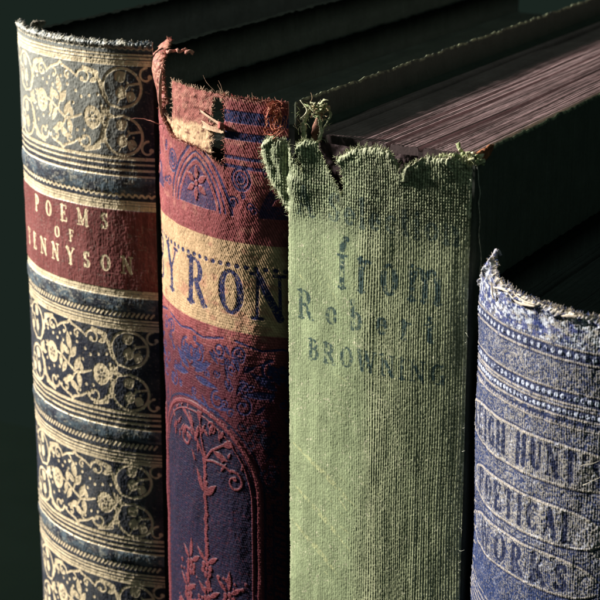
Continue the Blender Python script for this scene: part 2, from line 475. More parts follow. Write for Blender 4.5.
def edge_fuzz(S, cv, prof, H, keep, n, colr, L=(.04, .12), w=.01, zmin=0.0, outward=.5, col2=None, lateral=None):
    """loose fibres along every torn edge"""
    P = np.pad(keep, 1)
    ed = keep & (~(P[:-2, 1:-1] & P[2:, 1:-1] & P[1:-1, :-2] & P[1:-1, 2:])) & (cv.zz > zmin)
    ed[:, :2] = False; ed[:, -2:] = False
    i, j = np.nonzero(ed)
    if len(i) == 0: return
    pick = rng.integers(0, len(i), n)
    gx = keep.astype(float)
    for k in pick:
        a, b = i[k], j[k]
        x, y, nx, ny = prof(cv.uu[a, b])
        h = H[a, b]
        p = np.array([x + nx * h, y + ny * h, cv.zz[a, b] + BASE])
        if lateral is not None: p = p + np.array([lateral[0][a, b], lateral[1][a, b], lateral[2][a, b]])
        # direction away from the cloth
        a0, a1 = max(a - 4, 0), min(a + 5, keep.shape[0]); b0, b1 = max(b - 4, 0), min(b + 5, keep.shape[1])
        sub = keep[a0:a1, b0:b1]; ii, jj = np.nonzero(~sub)
        if len(ii): di = (ii.mean() - (a - a0)); dj = (jj.mean() - (b - b0))
        else: di, dj = -1, 0
        tx, ty = -ny, nx
        d = np.array([tx * dj, ty * dj, -di]); d /= np.linalg.norm(d) + 1e-6
        d = d + np.array([nx, ny, 0]) * random.uniform(-.2, outward)
        c = colr if col2 is None or random.random() < .6 else col2
        S.thread(p, d, random.uniform(*L), w * random.uniform(.7, 1.3), np.asarray(c) * random.uniform(.7, 1.2), .55, 3)

GROUP = 'old books standing side by side'
# materials -----------------------------------------------------------------
M_leather = surface_mat('gilt_leather', rough=.50, spec=.5, n_scale=1200, n_amt=.3, bump_scale=1500, bump_d=.00010, bump_s=.5, rough_gilt=.40, metal_gilt=.30)
M_redcloth = surface_mat('red_stamped_cloth', rough=.6, spec=.2, n_scale=1800, n_amt=.35, bump_scale=2600, bump_d=.00008, bump_s=.6)
M_green = surface_mat('green_ribbed_cloth', rough=.7, spec=.22, n_scale=2200, n_amt=.28, bump_scale=3500, bump_d=.00006, bump_s=.6)
M_blue = surface_mat('blue_worn_cloth', rough=.6, spec=.3, n_scale=2200, n_amt=.4, bump_scale=3200, bump_d=.00008, bump_s=.7)
M_pages = surface_mat('page_edges', rough=.75, spec=.2, n_scale=1500, n_amt=.3, bump_scale=2500, bump_d=.00006, bump_s=.5)
M_board = surface_mat('cover_board_cloth', rough=.8, spec=.15, n_scale=1800, n_amt=.3, bump_scale=3000, bump_d=.00006, bump_s=.6)
M_dark = surface_mat('dark_cover_board', rough=1.0, spec=0.0, n_scale=1800, n_amt=.3, bump_scale=3000, bump_d=.00006, bump_s=.6)
M_thread = surface_mat('frayed_thread', rough=.75, spec=.2, n_scale=2500, n_amt=.25, bump_scale=4000, bump_d=.00004, bump_s=.5)
M_lining = surface_mat('torn_lining_paper', rough=.8, spec=.15, n_scale=1600, n_amt=.3, bump_scale=1400, bump_d=.00015, bump_s=.8)
ZB = -8.6                        # fine grid down to here (just below the frame)

# ================================================================ BOOK 1: gilt leather
def book_leather():
    org = (-5.4, 1.0, 0)
    root = empty('antique_book', org, 'dark blue leather book with gilt floral tooling and a dark red title label', 'book', GROUP)
    prof, u0, u1, U = arc_profile(-4.41, 3.5, 3.59, -50, 19.5)
    cv = Canvas(u0, u1, zgrid(4.62, ZB))
    uu, zz = cv.uu, cv.zz
    C0 = U(-14)
    gold = cv.new(); rope = cv.new()
    def hl(z, w, v=1.0):
        cv.line(gold, [(u0, z), (u1, z)], w, v)
    def wavy(z, amp=.024, per=.13, w=.042, v=1.0):
        n = int((u1 - u0) / per * 6); cv.line(gold, [(u0 + (u1 - u0) * k / n, z + amp * math.sin(k / 6 * 2 * math.pi)) for k in range(n + 1)], w, v)
    def ropeband(z):
        n = int((u1 - u0) / .1)
        for k in range(n):
            x = u0 + .1 * k; cv.seg(gold, (x, z - .035), (x + .06, z + .035), .042, .042)
    def lines(za, zb):
        h = za - zb
        hl(za - .02, .034); hl(za - h * .36, .044); hl(za - h * .63, .038); hl(zb + .03, .062)
    def lines_up(za, zb):
        h = za - zb
        hl(za - .03, .062); hl(za - h * .36, .038); hl(za - h * .66, .045); hl(zb + .015, .034)
    def panel(zt, zb_, lite=False):
        zc = (zt + zb_) / 2; hh = (zt - zb_) / 2; k = hh / .86
        def P(x, y): return (C0 + x, zc + y * k)
        g = cv.new(); _l, _s2, _lf, _a = cv.line, cv.spiral, cv.leaf, cv.arc
        class W:            # the same tools with a fuller line
            disc = cv.disc; seg = cv.seg
            line = staticmethod(lambda M, p, w, v=1.0: _l(M, p, [x * 1.15 for x in w] if hasattr(w, '__len__') else w * 1.15, v))
            spiral = staticmethod(lambda M, c, r0, a0, t, w, sh=.25: _s2(M, c, r0, a0, t, w * 1.15, sh))
            arc = staticmethod(lambda M, c, rx, ry, a0, a1, w: _a(M, c, rx, ry, a0, a1, w * 1.05))
            leaf = staticmethod(lambda M, p, a, L, w: _lf(M, p, a, L * 1.05, w * 1.15))
        # two seed-headed flowers on one sprig
        for fx, fy, dr in ((-.66, .0, 150), (.80, -.15, -12)):
            c = P(fx, fy)
            W.disc(g, c, .20, 1, .225)
            for q in range(5):
                a = q * 2 * math.pi / 5 + .3; W.disc(g, (c[0] + .075 * math.cos(a), c[1] + .08 * math.sin(a)), .033, -.85)
            W.disc(g, c, .022, -.85)
            a = R_(dr); W.seg(g, (c[0] + .2 * math.cos(a), c[1] + .2 * math.sin(a)), (c[0] + .33 * math.cos(a), c[1] + .33 * math.sin(a)), .04, .02)
            for s_ in (-.5, .5): W.leaf(g, (c[0] + .2 * math.cos(a), c[1] + .2 * math.sin(a)), a + s_ * 1.6, .11, .05)
        W.line(g, [P(-.48, .07), P(-.3, .02), P(-.1, -.1), P(.12, -.24), P(.34, -.2), P(.54, -.12)], [.035, .045, .05, .05, .045, .035])
        W.line(g, [P(-.1, -.1), P(-.02, .1), P(.0, .3)], [.04, .035, .02])
        W.line(g, [P(.12, -.24), P(.0, -.42), P(-.1, -.5)], [.04, .035, .02])
        for x, y, a, L, w in ((-.02, .22, 100, .36, .14), (-.06, .1, 140, .26, .12), (-.02, .05, 55, .3, .14), (-.3, .04, 85, .27, .12),
                              (-.34, .02, -95, .25, .11), (.1, -.2, 62, .34, .14), (.2, -.24, -80, .3, .13), (.02, -.36, -150, .26, .12),
                              (-.06, -.45, -35, .3, .13), (-.16, -.08, -120, .3, .12), (.3, -.2, 100, .22, .1), (-.1, -.48, -170, .2, .1)):
            p = P(x, y); W.leaf(g, p, R_(a), L, w)
        # scalloped frame of scrolls above and below the sprig
        for sy in (1, -1):
            for sx in (-1, 1):
                # long S-scroll with curled ends
                pts = [P(sx * .06, sy * .78), P(sx * .3, sy * .7), P(sx * .42, sy * .62)]
                W.line(g, pts, [.045, .04, .035])
                W.spiral(g, P(sx * .62, sy * .60), .17, 180 if sx > 0 else 0, -.9 * sx * sy, .045, .35)
                W.line(g, [P(sx * .62, sy * .79), P(sx * .85, sy * .73), P(sx * 1.0, sy * .55), P(sx * 1.08, sy * .42)], [.06, .09, .07, .04])
                W.disc(g, P(sx * .92, sy * .70), .06)
                W.leaf(g, P(sx * .95, sy * .6), R_(90 - 90 * sy + (200 if sx > 0 else -20)), .2, .1)
                W.line(g, [P(sx * .06, sy * .78), P(0, sy * .84)], .05)
                W.spiral(g, P(sx * .2, sy * .60), .09, 90 * sy, .5 * sx * sy, .035, .5)
                # vine circle with ivy leaves at the joint side
                c = P(sx * 1.47, sy * .46)
                W.arc(g, c, .40, .37 * k, *((215 if sy > 0 else 145), (215 - 300) if sy > 0 else (145 + 300)) if sx > 0 else ((-35, 265) if sy > 0 else (35, -265)), .05)
                W.line(g, [P(sx * 1.0, sy * .55), P(sx * 1.06, sy * .3), P(sx * 1.2, sy * .12), P(sx * 1.5, sy * .06)], [.08, .05, .045, .03])
                W.leaf(g, (c[0] - .13 * sx, c[1] + .14 * k), R_(35 if sx > 0 else 145), .26, .2)
                W.leaf(g, (c[0] - .04 * sx, c[1] - .22 * k), R_(80), .26, .2)
                W.leaf(g, (c[0] + .22 * sx, c[1] - .06 * k), R_(250), .22, .17)
                W.line(g, [(c[0] + .38 * sx, c[1] + .1), (c[0] + .14 * sx, c[1] + .06), (c[0], c[1] - .12 * k), (c[0] - .1 * sx, c[1] - .3 * k)], [.04, .035, .03, .02])
                for q in range(3): W.disc(g, (c[0] + (.02 + .1 * q) * sx, c[1] + (.22 - .12 * q)), .022)
                W.spiral(g, P(sx * 1.98, sy * .7), .16, 90, .7 * sx, .04, .4)
        for sx in (-1, 1):
            for a in (60, 90, 120, 0, 180):
                W.leaf(g, P(sx * 1.1, -.09), R_(a), .19, .09)
        # scattered dots
        for x, y in ((-1.0, .42), (-.82, .46), (-.9, -.2), (-.6, .42), (-.45, .36), (-.36, .48), (-.85, -.42), (-.62, -.3), (-.5, -.5),
                     (-.4, -.26), (-.24, .36), (.2, .42), (.42, .32), (.55, .22), (.34, .08), (.75, .26), (.95, .3), (1.02, .1), (.98, -.2),
                     (.8, -.36), (.6, -.42), (.42, -.44), (.24, -.6), (.5, -.62), (1.04, -.38), (-.2, -.66), (-.36, -.62), (-1.05, .1),
                     (-1.05, -.3), (.22, .62), (-.66, .62), (.02, .56)):
            W.disc(g, P(x, y), .033)
        np.maximum(gold, g, out=gold)
    lines(4.27, 4.04); panel(4.02, 2.29); lines_up(2.29, 1.90)
    wavy(4.36, .016, .12, .028, .7)
    wavy(1.53); lines(1.43, 1.24)
    LT, LB = 1.23, -.37
    lines_up(-.35, -.52); ropeband(-.87); lines(-.96, -1.19)
    panel(-1.19, -2.90); lines_up(-2.90, -3.27); ropeband(-3.62); lines(-3.76, -4.02)
    panel(-4.02, -5.63); lines_up(-5.63, -5.97); ropeband(-6.30); lines(-6.42, -6.68)
    panel(-6.68, -8.3); lines_up(-8.3, -8.65)
    # title
    red = sstep(LT + .01, LT - .01, zz) * sstep(LB - .01, LB + .01, zz)
    tx = cv.new()
    text(cv, tx, 'POEMS', U(-32.5), U(3.5), .83, .31, 1.25, sx=.95)
    text(cv, tx, 'OF', U(-20.0), U(-10.5), .45, .22, 1.25, sx=1.0)
    text(cv, tx, 'TENNYSON', U(-43.5), U(11.5), -.02, .32, 1.25, sx=.9)
    for M, sd in ((gold, 3), (tx, 5)):     # leaf rubbed away in patches
        wr = sstep(.18, .36, fbm(uu * 14, zz * 14, 4, sd)); M *= .35 + .65 * wr
    g = np.maximum(gold * (1 - red), tx)
    bands = [(1.88, 1.58), (-.53, -.80), (-3.29, -3.52), (-5.99, -6.21)]
    bm = cv.new(); hb = cv.new()
    for a, b in bands:
        c = (a + b) / 2; hw = (a - b) / 2
        t = np.clip(1 - ((zz - c) / (hw * 1.25)) ** 2, 0, 1); hb += .020 * t ** .8; bm = np.maximum(bm, sstep(0, .3, t))
    grain = fbm(uu * 26, zz * 26, 4, 11); crack = fbm(uu * 60, zz * 16, 3, 12)
    H = hb + (grain - .5) * .010 + (crack - .5) * .006 - .005 * gold * (1 - red) + .006 * red - .004 * tx
    H += (fbm(uu * 3, zz * 1.5, 3, 15) - .5) * .03
    tint = np.broadcast_to(np.array([.020, .024, .042]), uu.shape + (3,)).copy()
    # leather and bands rubbed to slate; panel 1 also has its sheen painted in
    rub_sheen = sstep(.35, .75, fbm(uu * 2.2, zz * 2.2, 4, 21)) * .55
    rub_sheen = np.maximum(rub_sheen * .5, sstep(2.2, 2.6, zz) * (.35 + .65 * fbm(uu * 3, zz * 3, 3, 31)) * sstep(U(15), U(2), uu))
    tint = mixc(tint, (.17, .175, .165), rub_sheen * .85)
    tint = mixc(tint, (.32, .325, .295), sstep(2.0, 2.5, zz) * sstep(U(14), U(0), uu) * (.45 + .5 * fbm(uu * 4, zz * 4, 3, 35)) * .8)  # highlight on panel 1 put into the tint, fading to the right
    tint = mixc(tint, (.10, .14, .175), bm * sstep(.3, .7, fbm(uu * 5, zz * 9, 4, 22)) * .9)
    tint = mixc(tint, (.34, .33, .28), bm * sstep(.58, .72, fbm(uu * 11, zz * 22, 4, 24)) * .7)
    streak = fbm(uu * 45, zz * 3, 3, 33)
    redc = np.array([.19, .052, .050])[None, None] * (.55 + .9 * streak[..., None])
    tint = tint * (1 - red[..., None]) + redc * red[..., None]
    H += red * (streak - .5) * .004 - hb * 0
    scuff = sstep(.66, .74, fbm(uu * 20, zz * 30, 4, 41)) * .35
    tint = mixc(tint, (.28, .24, .2), scuff * (1 - g))
    gc = np.array([.95, .78, .53])[None, None] * (.8 + .4 * fbm(uu * 9, zz * 9, 3, 51))[..., None]
    gc = gc * (1 + .12 * tx[..., None])
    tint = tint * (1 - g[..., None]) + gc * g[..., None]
    # worn head cap
    zt = 4.50 + .05 * (fbm(uu * 5, uu * 0, 3, 61) - .5) + .07 * (fbm(uu * 22, uu * 0, 2, 62) - .5)
    keep = zz < zt
    cap = sstep(4.33, 4.5, zz)
    H += cap * (.04 * np.sin(np.clip((zz - 4.33) / .17, 0, 1) * np.pi)) - sstep(4.42, 4.56, zz) * .08
    capw = sstep(.42, .6, fbm(uu * 16, zz * 22, 4, 63)) * sstep(4.30, 4.42, zz)
    tint = mixc(tint, (.42, .40, .34), capw * .9)
    tint = mixc(tint, (.10, .13, .15), sstep(4.28, 4.33, zz) * (1 - capw) * .5 * (1 - g))
    H += capw * .012 + cap * (fbm(uu * 30, zz * 30, 3, 64) - .5) * .05
    pid = np.zeros((uu.shape[0] - 1, uu.shape[1] - 1), int); names = {0: ('spine', None)}
    zc = zz[:-1, :-1]
    pid[(zc < LT + .005) & (zc > LB)] = 1; names[1] = ('title_label', 'dark red leather label lettered in gold')
    for q, (a, b) in enumerate(bands):
        pid[(zc < a + .03) & (zc > b - .03)] = q + 2; names[q + 2] = ('raised_band', None)
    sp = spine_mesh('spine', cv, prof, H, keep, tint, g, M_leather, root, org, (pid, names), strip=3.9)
    S = Scraps()
    edge_fuzz(S, cv, prof, H, keep, 90, (.34, .31, .25), (.02, .06), .018, 4.0, .6, (.08, .08, .09))
    x, y, nx, ny = prof(np.array([U(-34)])); bx, by = float(x[0]), float(y[0])
    for k in range(9):               # a scuffed knob of leather on the head cap
        S.sweep([(bx + .05 + .02 * k, by + .05, BASE + 4.42), (bx + .1 + .02 * k, by + .08 + .02 * k, BASE + 4.58), (bx + .22, by + .1, BASE + 4.60 - .01 * k)], [.05, .08, .03], [.03, .04, .02], (.30, .26, .2), jit=.6, col2=(.06, .06, .06), seed=k)
    S.build('frayed_edge', M_thread, sp[0], org)
    dk = (.095, .10, .097)  # board tops below are painted near-black to look unlit
    board('cover_board', -6.75, -6.5, 1.25, 17.5, 4.35, M_dark, root, org, tint=dk, edge_tint=(.006, .008, .007), full=True, seed=21)
    board('cover_board', -3.47, -3.22, .35, 17.5, 4.35, M_dark, root, org, tint=dk, edge_tint=(.006, .008, .007), full=True, seed=22)
    yf = lambda X: 3.5 - np.sqrt(np.clip(3.59 ** 2 - (X + 4.41) ** 2, 0, None)) + .3
    page_block(-6.5, -3.48, yf, 17.2, 3.25, M_pages, root, org, (.12, .125, .12), 31)
    return root

# ================================================================ BOOK 2: red and navy cloth
def book_red():
    org = (-1.4, 0.4, 0)
    root = empty('antique_book', org, 'red cloth book stamped in navy with a tan title band and torn top', 'book', GROUP)
    prof, u0, u1, U = arc_profile(0, 2.5, 3.91, -60, 7.5)
    cv = Canvas(u0, u1, zgrid(4.75, ZB)); uu, zz = cv.uu, cv.zz
    navy = cv.new(); rel = cv.new(); tan = cv.new()
    def L_(pts, w, M=navy): cv.line(M, [(U(a), z) for a, z in pts], w)
    # ---- head stripes (woven look)
    for za, zb in ((3.74, 3.52), (3.36, 3.22), (2.93, 2.87), (2.77, 2.71)):
        navy = np.maximum(navy, sstep(zb - .01, zb + .01, zz) * sstep(za + .01, za - .01, zz) * sstep(U(-14), U(-12), uu))
    # ---- pointed arches with flower, z 1.8 .. 3.0
    def arch(ac, half, zb, za, w, M=navy, n=16, pw=.75):
        for s_ in (-1, 1):
            pts = []
            for k in range(n + 1):
                t = k / n; pts.append((U(ac) + s_ * half * (1 - t ** 1.6) ** pw, zb + (za - zb) * t))
            cv.line(M, pts, w)
    def archfield(ac, half, zb, za, pw=.75):
        t = np.clip((zz - zb) / (za - zb), 0, 1)
        return (np.abs(uu - U(ac)) < half * (1 - t ** 1.6) ** pw) & (zz > zb) & (zz < za)
    for ac in (-23, -53, 7):
        arch(ac, .92, 1.85, 3.02, .06); arch(ac, .78, 1.85, 2.86, .035); arch(ac, .66, 1.85, 2.74, .05)
        f = archfield(ac, .56, 1.86, 2.62); navy = np.maximum(navy, f * .85)
        for q in range(6):
            cv_a = R_(90 + 60 * q); c = (U(ac), 2.27)
            tmp = cv.new(); cv.leaf(tmp, (c[0] + .07 * math.cos(cv_a), c[1] + .07 * math.sin(cv_a)), cv_a, .27, .13)
            navy *= 1 - tmp; rel = np.maximum(rel, tmp)
        tmp = cv.new(); cv.disc(tmp, c, .055); navy *= 1 - tmp; rel = np.maximum(rel, tmp)
    for ac in (-38, -8):
        for r_ in (.20, .12): cv.arc(navy, (U(ac) + .12, 2.52), r_, r_, 0, 360, .05)
        cv.disc(navy, (U(ac) + .12, 2.52), .07)
        L_([(ac, 1.85), (ac + 1, 2.15), (ac + 3, 2.3)], .05); cv.spiral(navy, (U(ac) - .08, 2.08), .12, 0, 1.1, .04)
    for z, w in ((1.82, .035), (1.74, .06), (1.64, .03)): L_([(-60, z), (8, z)], w)
    # ---- tan title zone
    tz = sstep(-.33, -.31, zz) * sstep(1.37, 1.35, zz)
    tan = np.maximum(tan, tz)
    for z, w in ((1.5, .03), (1.4, .025), (1.30, .03), (.98, .03), (.86, .03), (-.08, .03), (-.17, .022), (-.26, .03), (-.42, .025)): L_([(-60, z), (8, z)], w)
    n = 24
    for k in range(n):                                  # beaded edge over the letters
        cv.disc(navy, (u0 + (u1 - u0) * (k + .5) / n, .915), .055, 1, .045)
    for z, w in ((1.20, .022), (1.10, .03)): L_([(-60, z), (8, z)], w)
    wob = lambda: random.uniform(-.01, .01)
    for ch, a, sx in (('B', -55, .9), ('Y', -43.5, 1.0), ('R', -28.0, .98), ('O', -14.8, .95), ('N', -3.4, .95)):
        glyph(cv, navy, ch, U(a), .0, .82, sx, 1.05)
    # ---- scrollwork below the title, z -.4 .. -2
    for ac in (-27, -58, 5):
        c = U(ac)
        for s_ in (-1, 1):
            cv.spiral(navy, (c + s_ * .2, -1.0), .22, 90, -1.3 * s_, .06, .25)
            cv.leaf(navy, (c + s_ * .1, -1.35), R_(90 - 62 * s_), .62, .16); cv.leaf(navy, (c + s_ * .12, -1.45), R_(90 - 95 * s_), .7, .15)
            cv.leaf(navy, (c + s_ * .05, -1.25), R_(90 - 28 * s_), .5, .13)
            cv.spiral(navy, (c + s_ * .85, -.75), .16, 200, 1.2 * s_, .05, .3)
            cv.spiral(navy, (c + s_ * .8, -1.75), .2, 90, 1.1 * s_, .05, .3)
        cv.disc(navy, (c, -1.02), .1, 1, .16); cv.disc(navy, (c, -1.02), .05, -.9, .09)
        cv.line(navy, [(c - .95, -.5), (c - .4, -.62), (c, -.55), (c + .4, -.62), (c + .95, -.5)], .045)
    # dense small scrolls and leaves filling the ground around them
    r5 = random.Random(31)
    for k in range(150):
        x = r5.uniform(u0, u1); z = r5.uniform(-3.4, -.6)
        if r5.random() < .5: cv.spiral(navy, (x, z), r5.uniform(.06, .13), r5.uniform(0, 360), r5.choice((-1, 1)) * r5.uniform(.7, 1.3), .035, .3)
        else: cv.leaf(navy, (x, z), r5.uniform(0, 6.28), r5.uniform(.15, .36), r5.uniform(.05, .10))
    r5 = random.Random(33)
    for k in range(60):
        x = r5.uniform(u0, u1); z = r5.uniform(1.9, 2.95)
        if r5.random() < .6 and abs(x - U(-23)) > .85: cv.spiral(navy, (x, z), r5.uniform(.05, .10), r5.uniform(0, 360), r5.choice((-1, 1)), .03, .3)
    # ---- tall niche: navy field framed by a raised arch
    ac, half = -25.5, 1.62
    def niche(h, w, M, z0=-9.2):
        pts = []
        for k in range(25):
            a = math.pi * k / 24; pts.append((U(ac) + h * math.cos(a), -2.02 - (1.62 - h) - 1.65 + (1.65) * math.sin(a) ** .85))
        cv.line(M, [(U(ac) + h, -BASE)] + pts + [(U(ac) - h, -BASE)], w)
    t = np.clip((zz + 3.68) / 1.62, 0, 1)
    fld = (np.abs(uu - U(ac)) < (half - .12) * np.sqrt(1 - t ** 2)) & (zz < -2.1)
    for q in range(60):
        z = -2.2 - .11 * q; cv.spiral(navy, (U(2.4) + .1 * math.sin(q * 1.7), z), .07, 50 * q, .8, .03, .4)
    navy = np.maximum(navy, fld * .95)
    frame = cv.new(); niche(half, .075, frame); niche(half - .14, .03, frame); cv.line(frame, [(U(-50), -2.6), (U(-50), -BASE)], .14)
    out = cv.new(); niche(half + .11, .05, out); niche(half - .075, .03, out)
    navy = np.maximum(navy, out); navy *= 1 - frame; rel = np.maximum(rel, frame)
    # red corner scrolls outside the niche and beaded pilaster at the right joint
    for cz in (-2.35, -3.1):
        cv.spiral(navy, (U(1.5), cz), .2, 120, 1.3, .05, .25)
    cv.line(navy, [(U(2.3), -3.6), (U(2.3), -BASE)], .035); cv.line(navy, [(U(6.2), -3.6), (U(6.2), -BASE)], .05)
    for k in range(70):
        z = -3.7 - .135 * k; cv.seg(navy, (U(3.0), z), (U(5.4), z - .05), .045, .045)
    # vine in the niche
    v = cv.new(); sx_ = U(-21)
    cv.line(v, [(sx_ + .0, -5.1), (sx_ + .0, -4.3), (sx_ - .02, -3.6), (sx_ - .01, -2.9)], .07)
    for pts, w in (([(0, -3.05), (-.25, -2.65), (-.42, -2.45), (-.6, -2.32)], .055), ([(0, -3.0), (-.1, -2.6), (-.12, -2.3)], .05),
                   ([(0, -3.05), (.2, -2.8), (.5, -2.62), (.75, -2.5)], .055), ([(0, -3.05), (.25, -3.0), (.55, -3.02), (.7, -3.1)], .045)):
        cv.line(v, [(sx_ + a, b) for a, b in pts], w)
    for a, b, an, L, w in ((-.12, -2.32, 100, .32, .13), (-.35, -2.5, 120, .34, .12), (.5, -2.62, 20, .42, .15), (.25, -2.8, -15, .42, .13), (-.25, -2.68, 75, .3, .11),
                           (.16, -2.5, 65, .3, .1), (-.05, -3.72, 118, .5, .13), (.02, -3.75, 42, .42, .15), (-.6, -2.32, 160, .25, .1)):
        cv.leaf(v, (sx_ + a, b), R_(an), L, w)
    cv.spiral(v, (sx_ + .78, -3.28), .22, 110, -1.1, .055, .3); cv.spiral(v, (sx_ - .62, -2.78), .22, 60, 1.0, .06, .3)
    cv.spiral(v, (sx_ + .2, -2.32), .13, -60, 1.0, .045, .3)
    for a, b in ((0, -5.3), (-.55, -5.45), (.62, -5.75), (.05, -6.0), (-.7, -6.1)):
        for q in range(6):
            an = R_(60 * q + 20); cv.disc(v, (sx_ + a + .12 * math.cos(an), b + .12 * math.sin(an)), .055, 1, .065)
        cv.disc(v, (sx_ + a, b), .04)
        cv.leaf(v, (sx_ + a, b + .2), R_(88), .42, .12); cv.leaf(v, (sx_ + a - .05, b + .16), R_(140), .34, .1); cv.leaf(v, (sx_ + a + .05, b + .14), R_(35), .34, .11)
    r9 = random.Random(12)
    for k in range(34):
        a = r9.uniform(-1.25, 1.2); b = r9.uniform(-3.2, -2.15)
        cv.leaf(v, (sx_ + a, b), r9.uniform(.6, 2.6), r9.uniform(.14, .26), .07)
    for k in range(40): cv.disc(v, (sx_ + r9.gauss(0, .02), -2.95 - .055 * k), .045)
    for k in range(60):
        a = r9.uniform(-1.3, 1.4); b = r9.uniform(-6.4, -5.3); cv.disc(v, (sx_ + a, b), r9.uniform(.02, .05))
    r2 = random.Random(5)
    for k in range(150):
        a = r2.uniform(-1.3, 1.5); b = r2.uniform(-8.6, -6.05)
        if r2.random() < .5: cv.leaf(v, (sx_ + a, b), r2.uniform(0, 6.28), .3, .11)
        else: cv.disc(v, (sx_ + a, b), .07)
    v *= fld
    navy *= 1 - v * .95; rel = np.maximum(rel, v)
    # ---- cloth colour
    twill = np.sin((uu * 1.0 + zz * .55) * 2 * np.pi / .052) * .5 + .5
    ribs = np.sin(zz * 2 * np.pi / .05 + np.sin(uu * 40) * .6) * .5 + .5
    weave = np.where(zz > -.0, twill, ribs * .5 + twill * .5)
    mott = fbm(uu * 24, zz * 24, 4, 71)
    base = np.array([.27, .068, .074])[None, None] * (.65 + .55 * mott[..., None]) * (.78 + .4 * weave[..., None])
    base = mixc(base, (.46, .20, .16), sstep(.6, .8, fbm(uu * 5, zz * 5, 4, 72)) * .5)
    # lower half of the cloth is darker crimson
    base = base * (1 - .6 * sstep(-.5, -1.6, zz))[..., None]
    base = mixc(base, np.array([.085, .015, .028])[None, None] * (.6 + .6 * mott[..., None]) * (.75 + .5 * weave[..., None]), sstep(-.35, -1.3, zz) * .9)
    tanc = np.array([.52, .35, .205])[None, None] * (.75 + .45 * fbm(uu * 18, zz * 18, 4, 73)[..., None]) * (.9 + .2 * weave[..., None])
    stain = sstep(.55, .72, fbm(uu * 3.1, zz * 5, 4, 74))
    tanc = mixc(tanc, (.40, .17, .12), stain * .6)
    tint = base * (1 - tan[..., None]) + tanc * tan[..., None]
    nworn = navy * (1 - .55 * sstep(.60, .74, fbm(uu * 38, zz * 38, 3, 75)))
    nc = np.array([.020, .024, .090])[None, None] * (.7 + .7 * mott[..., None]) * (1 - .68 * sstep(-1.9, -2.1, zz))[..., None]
    tint = tint * (1 - nworn[..., None]) + nc * nworn[..., None]
    tint = mixc(tint, (.155, .036, .045), rel * (zz < -1.9) * .9)
    H = (weave - .5) * .007 + (mott - .5) * .014 + (fbm(uu * 2.4, zz * 1.2, 3, 76) - .5) * .05
    H = H - .20 * np.clip((uu - U(-16)) / (u1 - U(-16)), 0, 1) ** 2 * (.2 + .8 * sstep(2.6, 1.5, zz))
    H = H - navy * .006 * (zz > -1.9) + rel * .014 * (zz < -1.9) + rel * .008 * (zz > 0)
    # ---- torn top
    n1 = fbm(uu * 6, uu * 0 + 3, 3, 81); n2 = fbm(uu * 34, zz * 34, 2, 82)
    adeg = uu / 3.91 * 180 / np.pi + (-26.25)
    keep = zz < (3.98 + .03 * (n1 - .5) + .05 * (n2 - .5) - .0025 * (adeg + 11).clip(0, 40) * 0)
    # cloth is gone above a diagonal from the left joint to the hole
    diag = np.interp(adeg, [-60, -46, -42, -36, -30, -24, -18, -15, -11.6, -11.5], [3.55, 3.30, 3.16, 2.98, 2.98, 2.95, 2.90, 2.78, 2.76, 9])
    diag = diag + .05 * (fbm(uu * 12, uu * 0, 3, 83) - .5)
    keep &= ~((zz > diag) & (adeg < -11.3 + .8 * (fbm(zz * 7, zz * 0, 2, 84) - .5)))
    # a shred of cloth still stands at the left joint
    fr = np.interp(zz, [2.9, 3.1, 3.35, 3.6, 3.9, 4.15, 4.3, 4.42, 4.5], [-42, -46, -48, -45, -42.5, -43, -46, -50, -57]) + 5 * (fbm(zz * 6, zz * 0, 3, 86) - .5) + 2.0 * (fbm(uu * 30, zz * 30, 2, 87) - .5)
    shred = (adeg < fr) & (zz > 3.0) & (zz < 4.5)
    keep |= shred
    sh = shred * sstep(3.0, 3.4, zz)
    fr_e = np.exp(-np.clip(fr - adeg, 0, 90) / 1.6) * shred
    nearcut = np.exp(-np.clip(diag - zz, 0, 5) / .05) * (adeg < -11)
    H += nearcut * .03 + sh * (.08 * (fbm(uu * 4, zz * 3, 3, 88) - .3) + .05 * np.sin(zz * 5)) - .10 * fr_e - .25 * sh * sstep(4.2, 4.6, zz)
    tint = mixc(tint, (.36, .11, .09), fr_e * .6)
    tint = mixc(tint, (.30, .085, .07), shred * navy * .8)
    tint = mixc(tint, (.50, .30, .20), nearcut * .55 * sstep(.4, .6, n2))
    topw = sstep(3.86, 3.98, zz) * sstep(.4, .6, fbm(uu * 30, zz * 30, 2, 85))
    tint = mixc(tint, (.55, .28, .20), topw * .7)
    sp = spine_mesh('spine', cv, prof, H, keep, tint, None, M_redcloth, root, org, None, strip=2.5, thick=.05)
    S = Scraps()
    edge_fuzz(S, cv, prof, H, keep, 420, (.50, .24, .18), (.02, .09), .012, 2.5, .5, (.32, .07, .06))
    for k in range(6):      # longer loose threads over the head
        a = U(random.uniform(-20, 4)); x, y, nx, ny = prof(a)
        S.thread((x, y, BASE + 3.97), (random.uniform(-1, 1), -.1, .35), random.uniform(.2, .5), .011, (.55, .35, .25), .35, 5)
    # thick shreds bridging the hole
    def Q(a, z, o=0.0):
        x, y, nx, ny = prof(U(a)); return (x + nx * o, y + ny * o, BASE + z)
    S.sweep([Q(-21, 3.62, -.02), Q(-17, 3.56, .02), Q(-14, 3.50, .03), Q(-11.2, 3.44, .03)], [.05, .045, .05, .08], .03, (.55, .36, .26), side=(0, 0, 1), jit=.4)
    S.sweep([Q(-20, 3.38, -.02), Q(-16, 3.36, .02), Q(-12.5, 3.35, .03), Q(-11.0, 3.38, .04)], [.14, .10, .09, .12], .03, (.60, .42, .28), side=(0, 0, 1), jit=.4, col2=(.5, .28, .2))
    S.sweep([Q(-12.6, 3.40, .04), Q(-11.6, 3.46, .07), Q(-10.8, 3.42, .05)], [.08, .14, .08], [.05, .08, .04], (.40, .12, .10), side=(0, 0, 1), jit=.5)
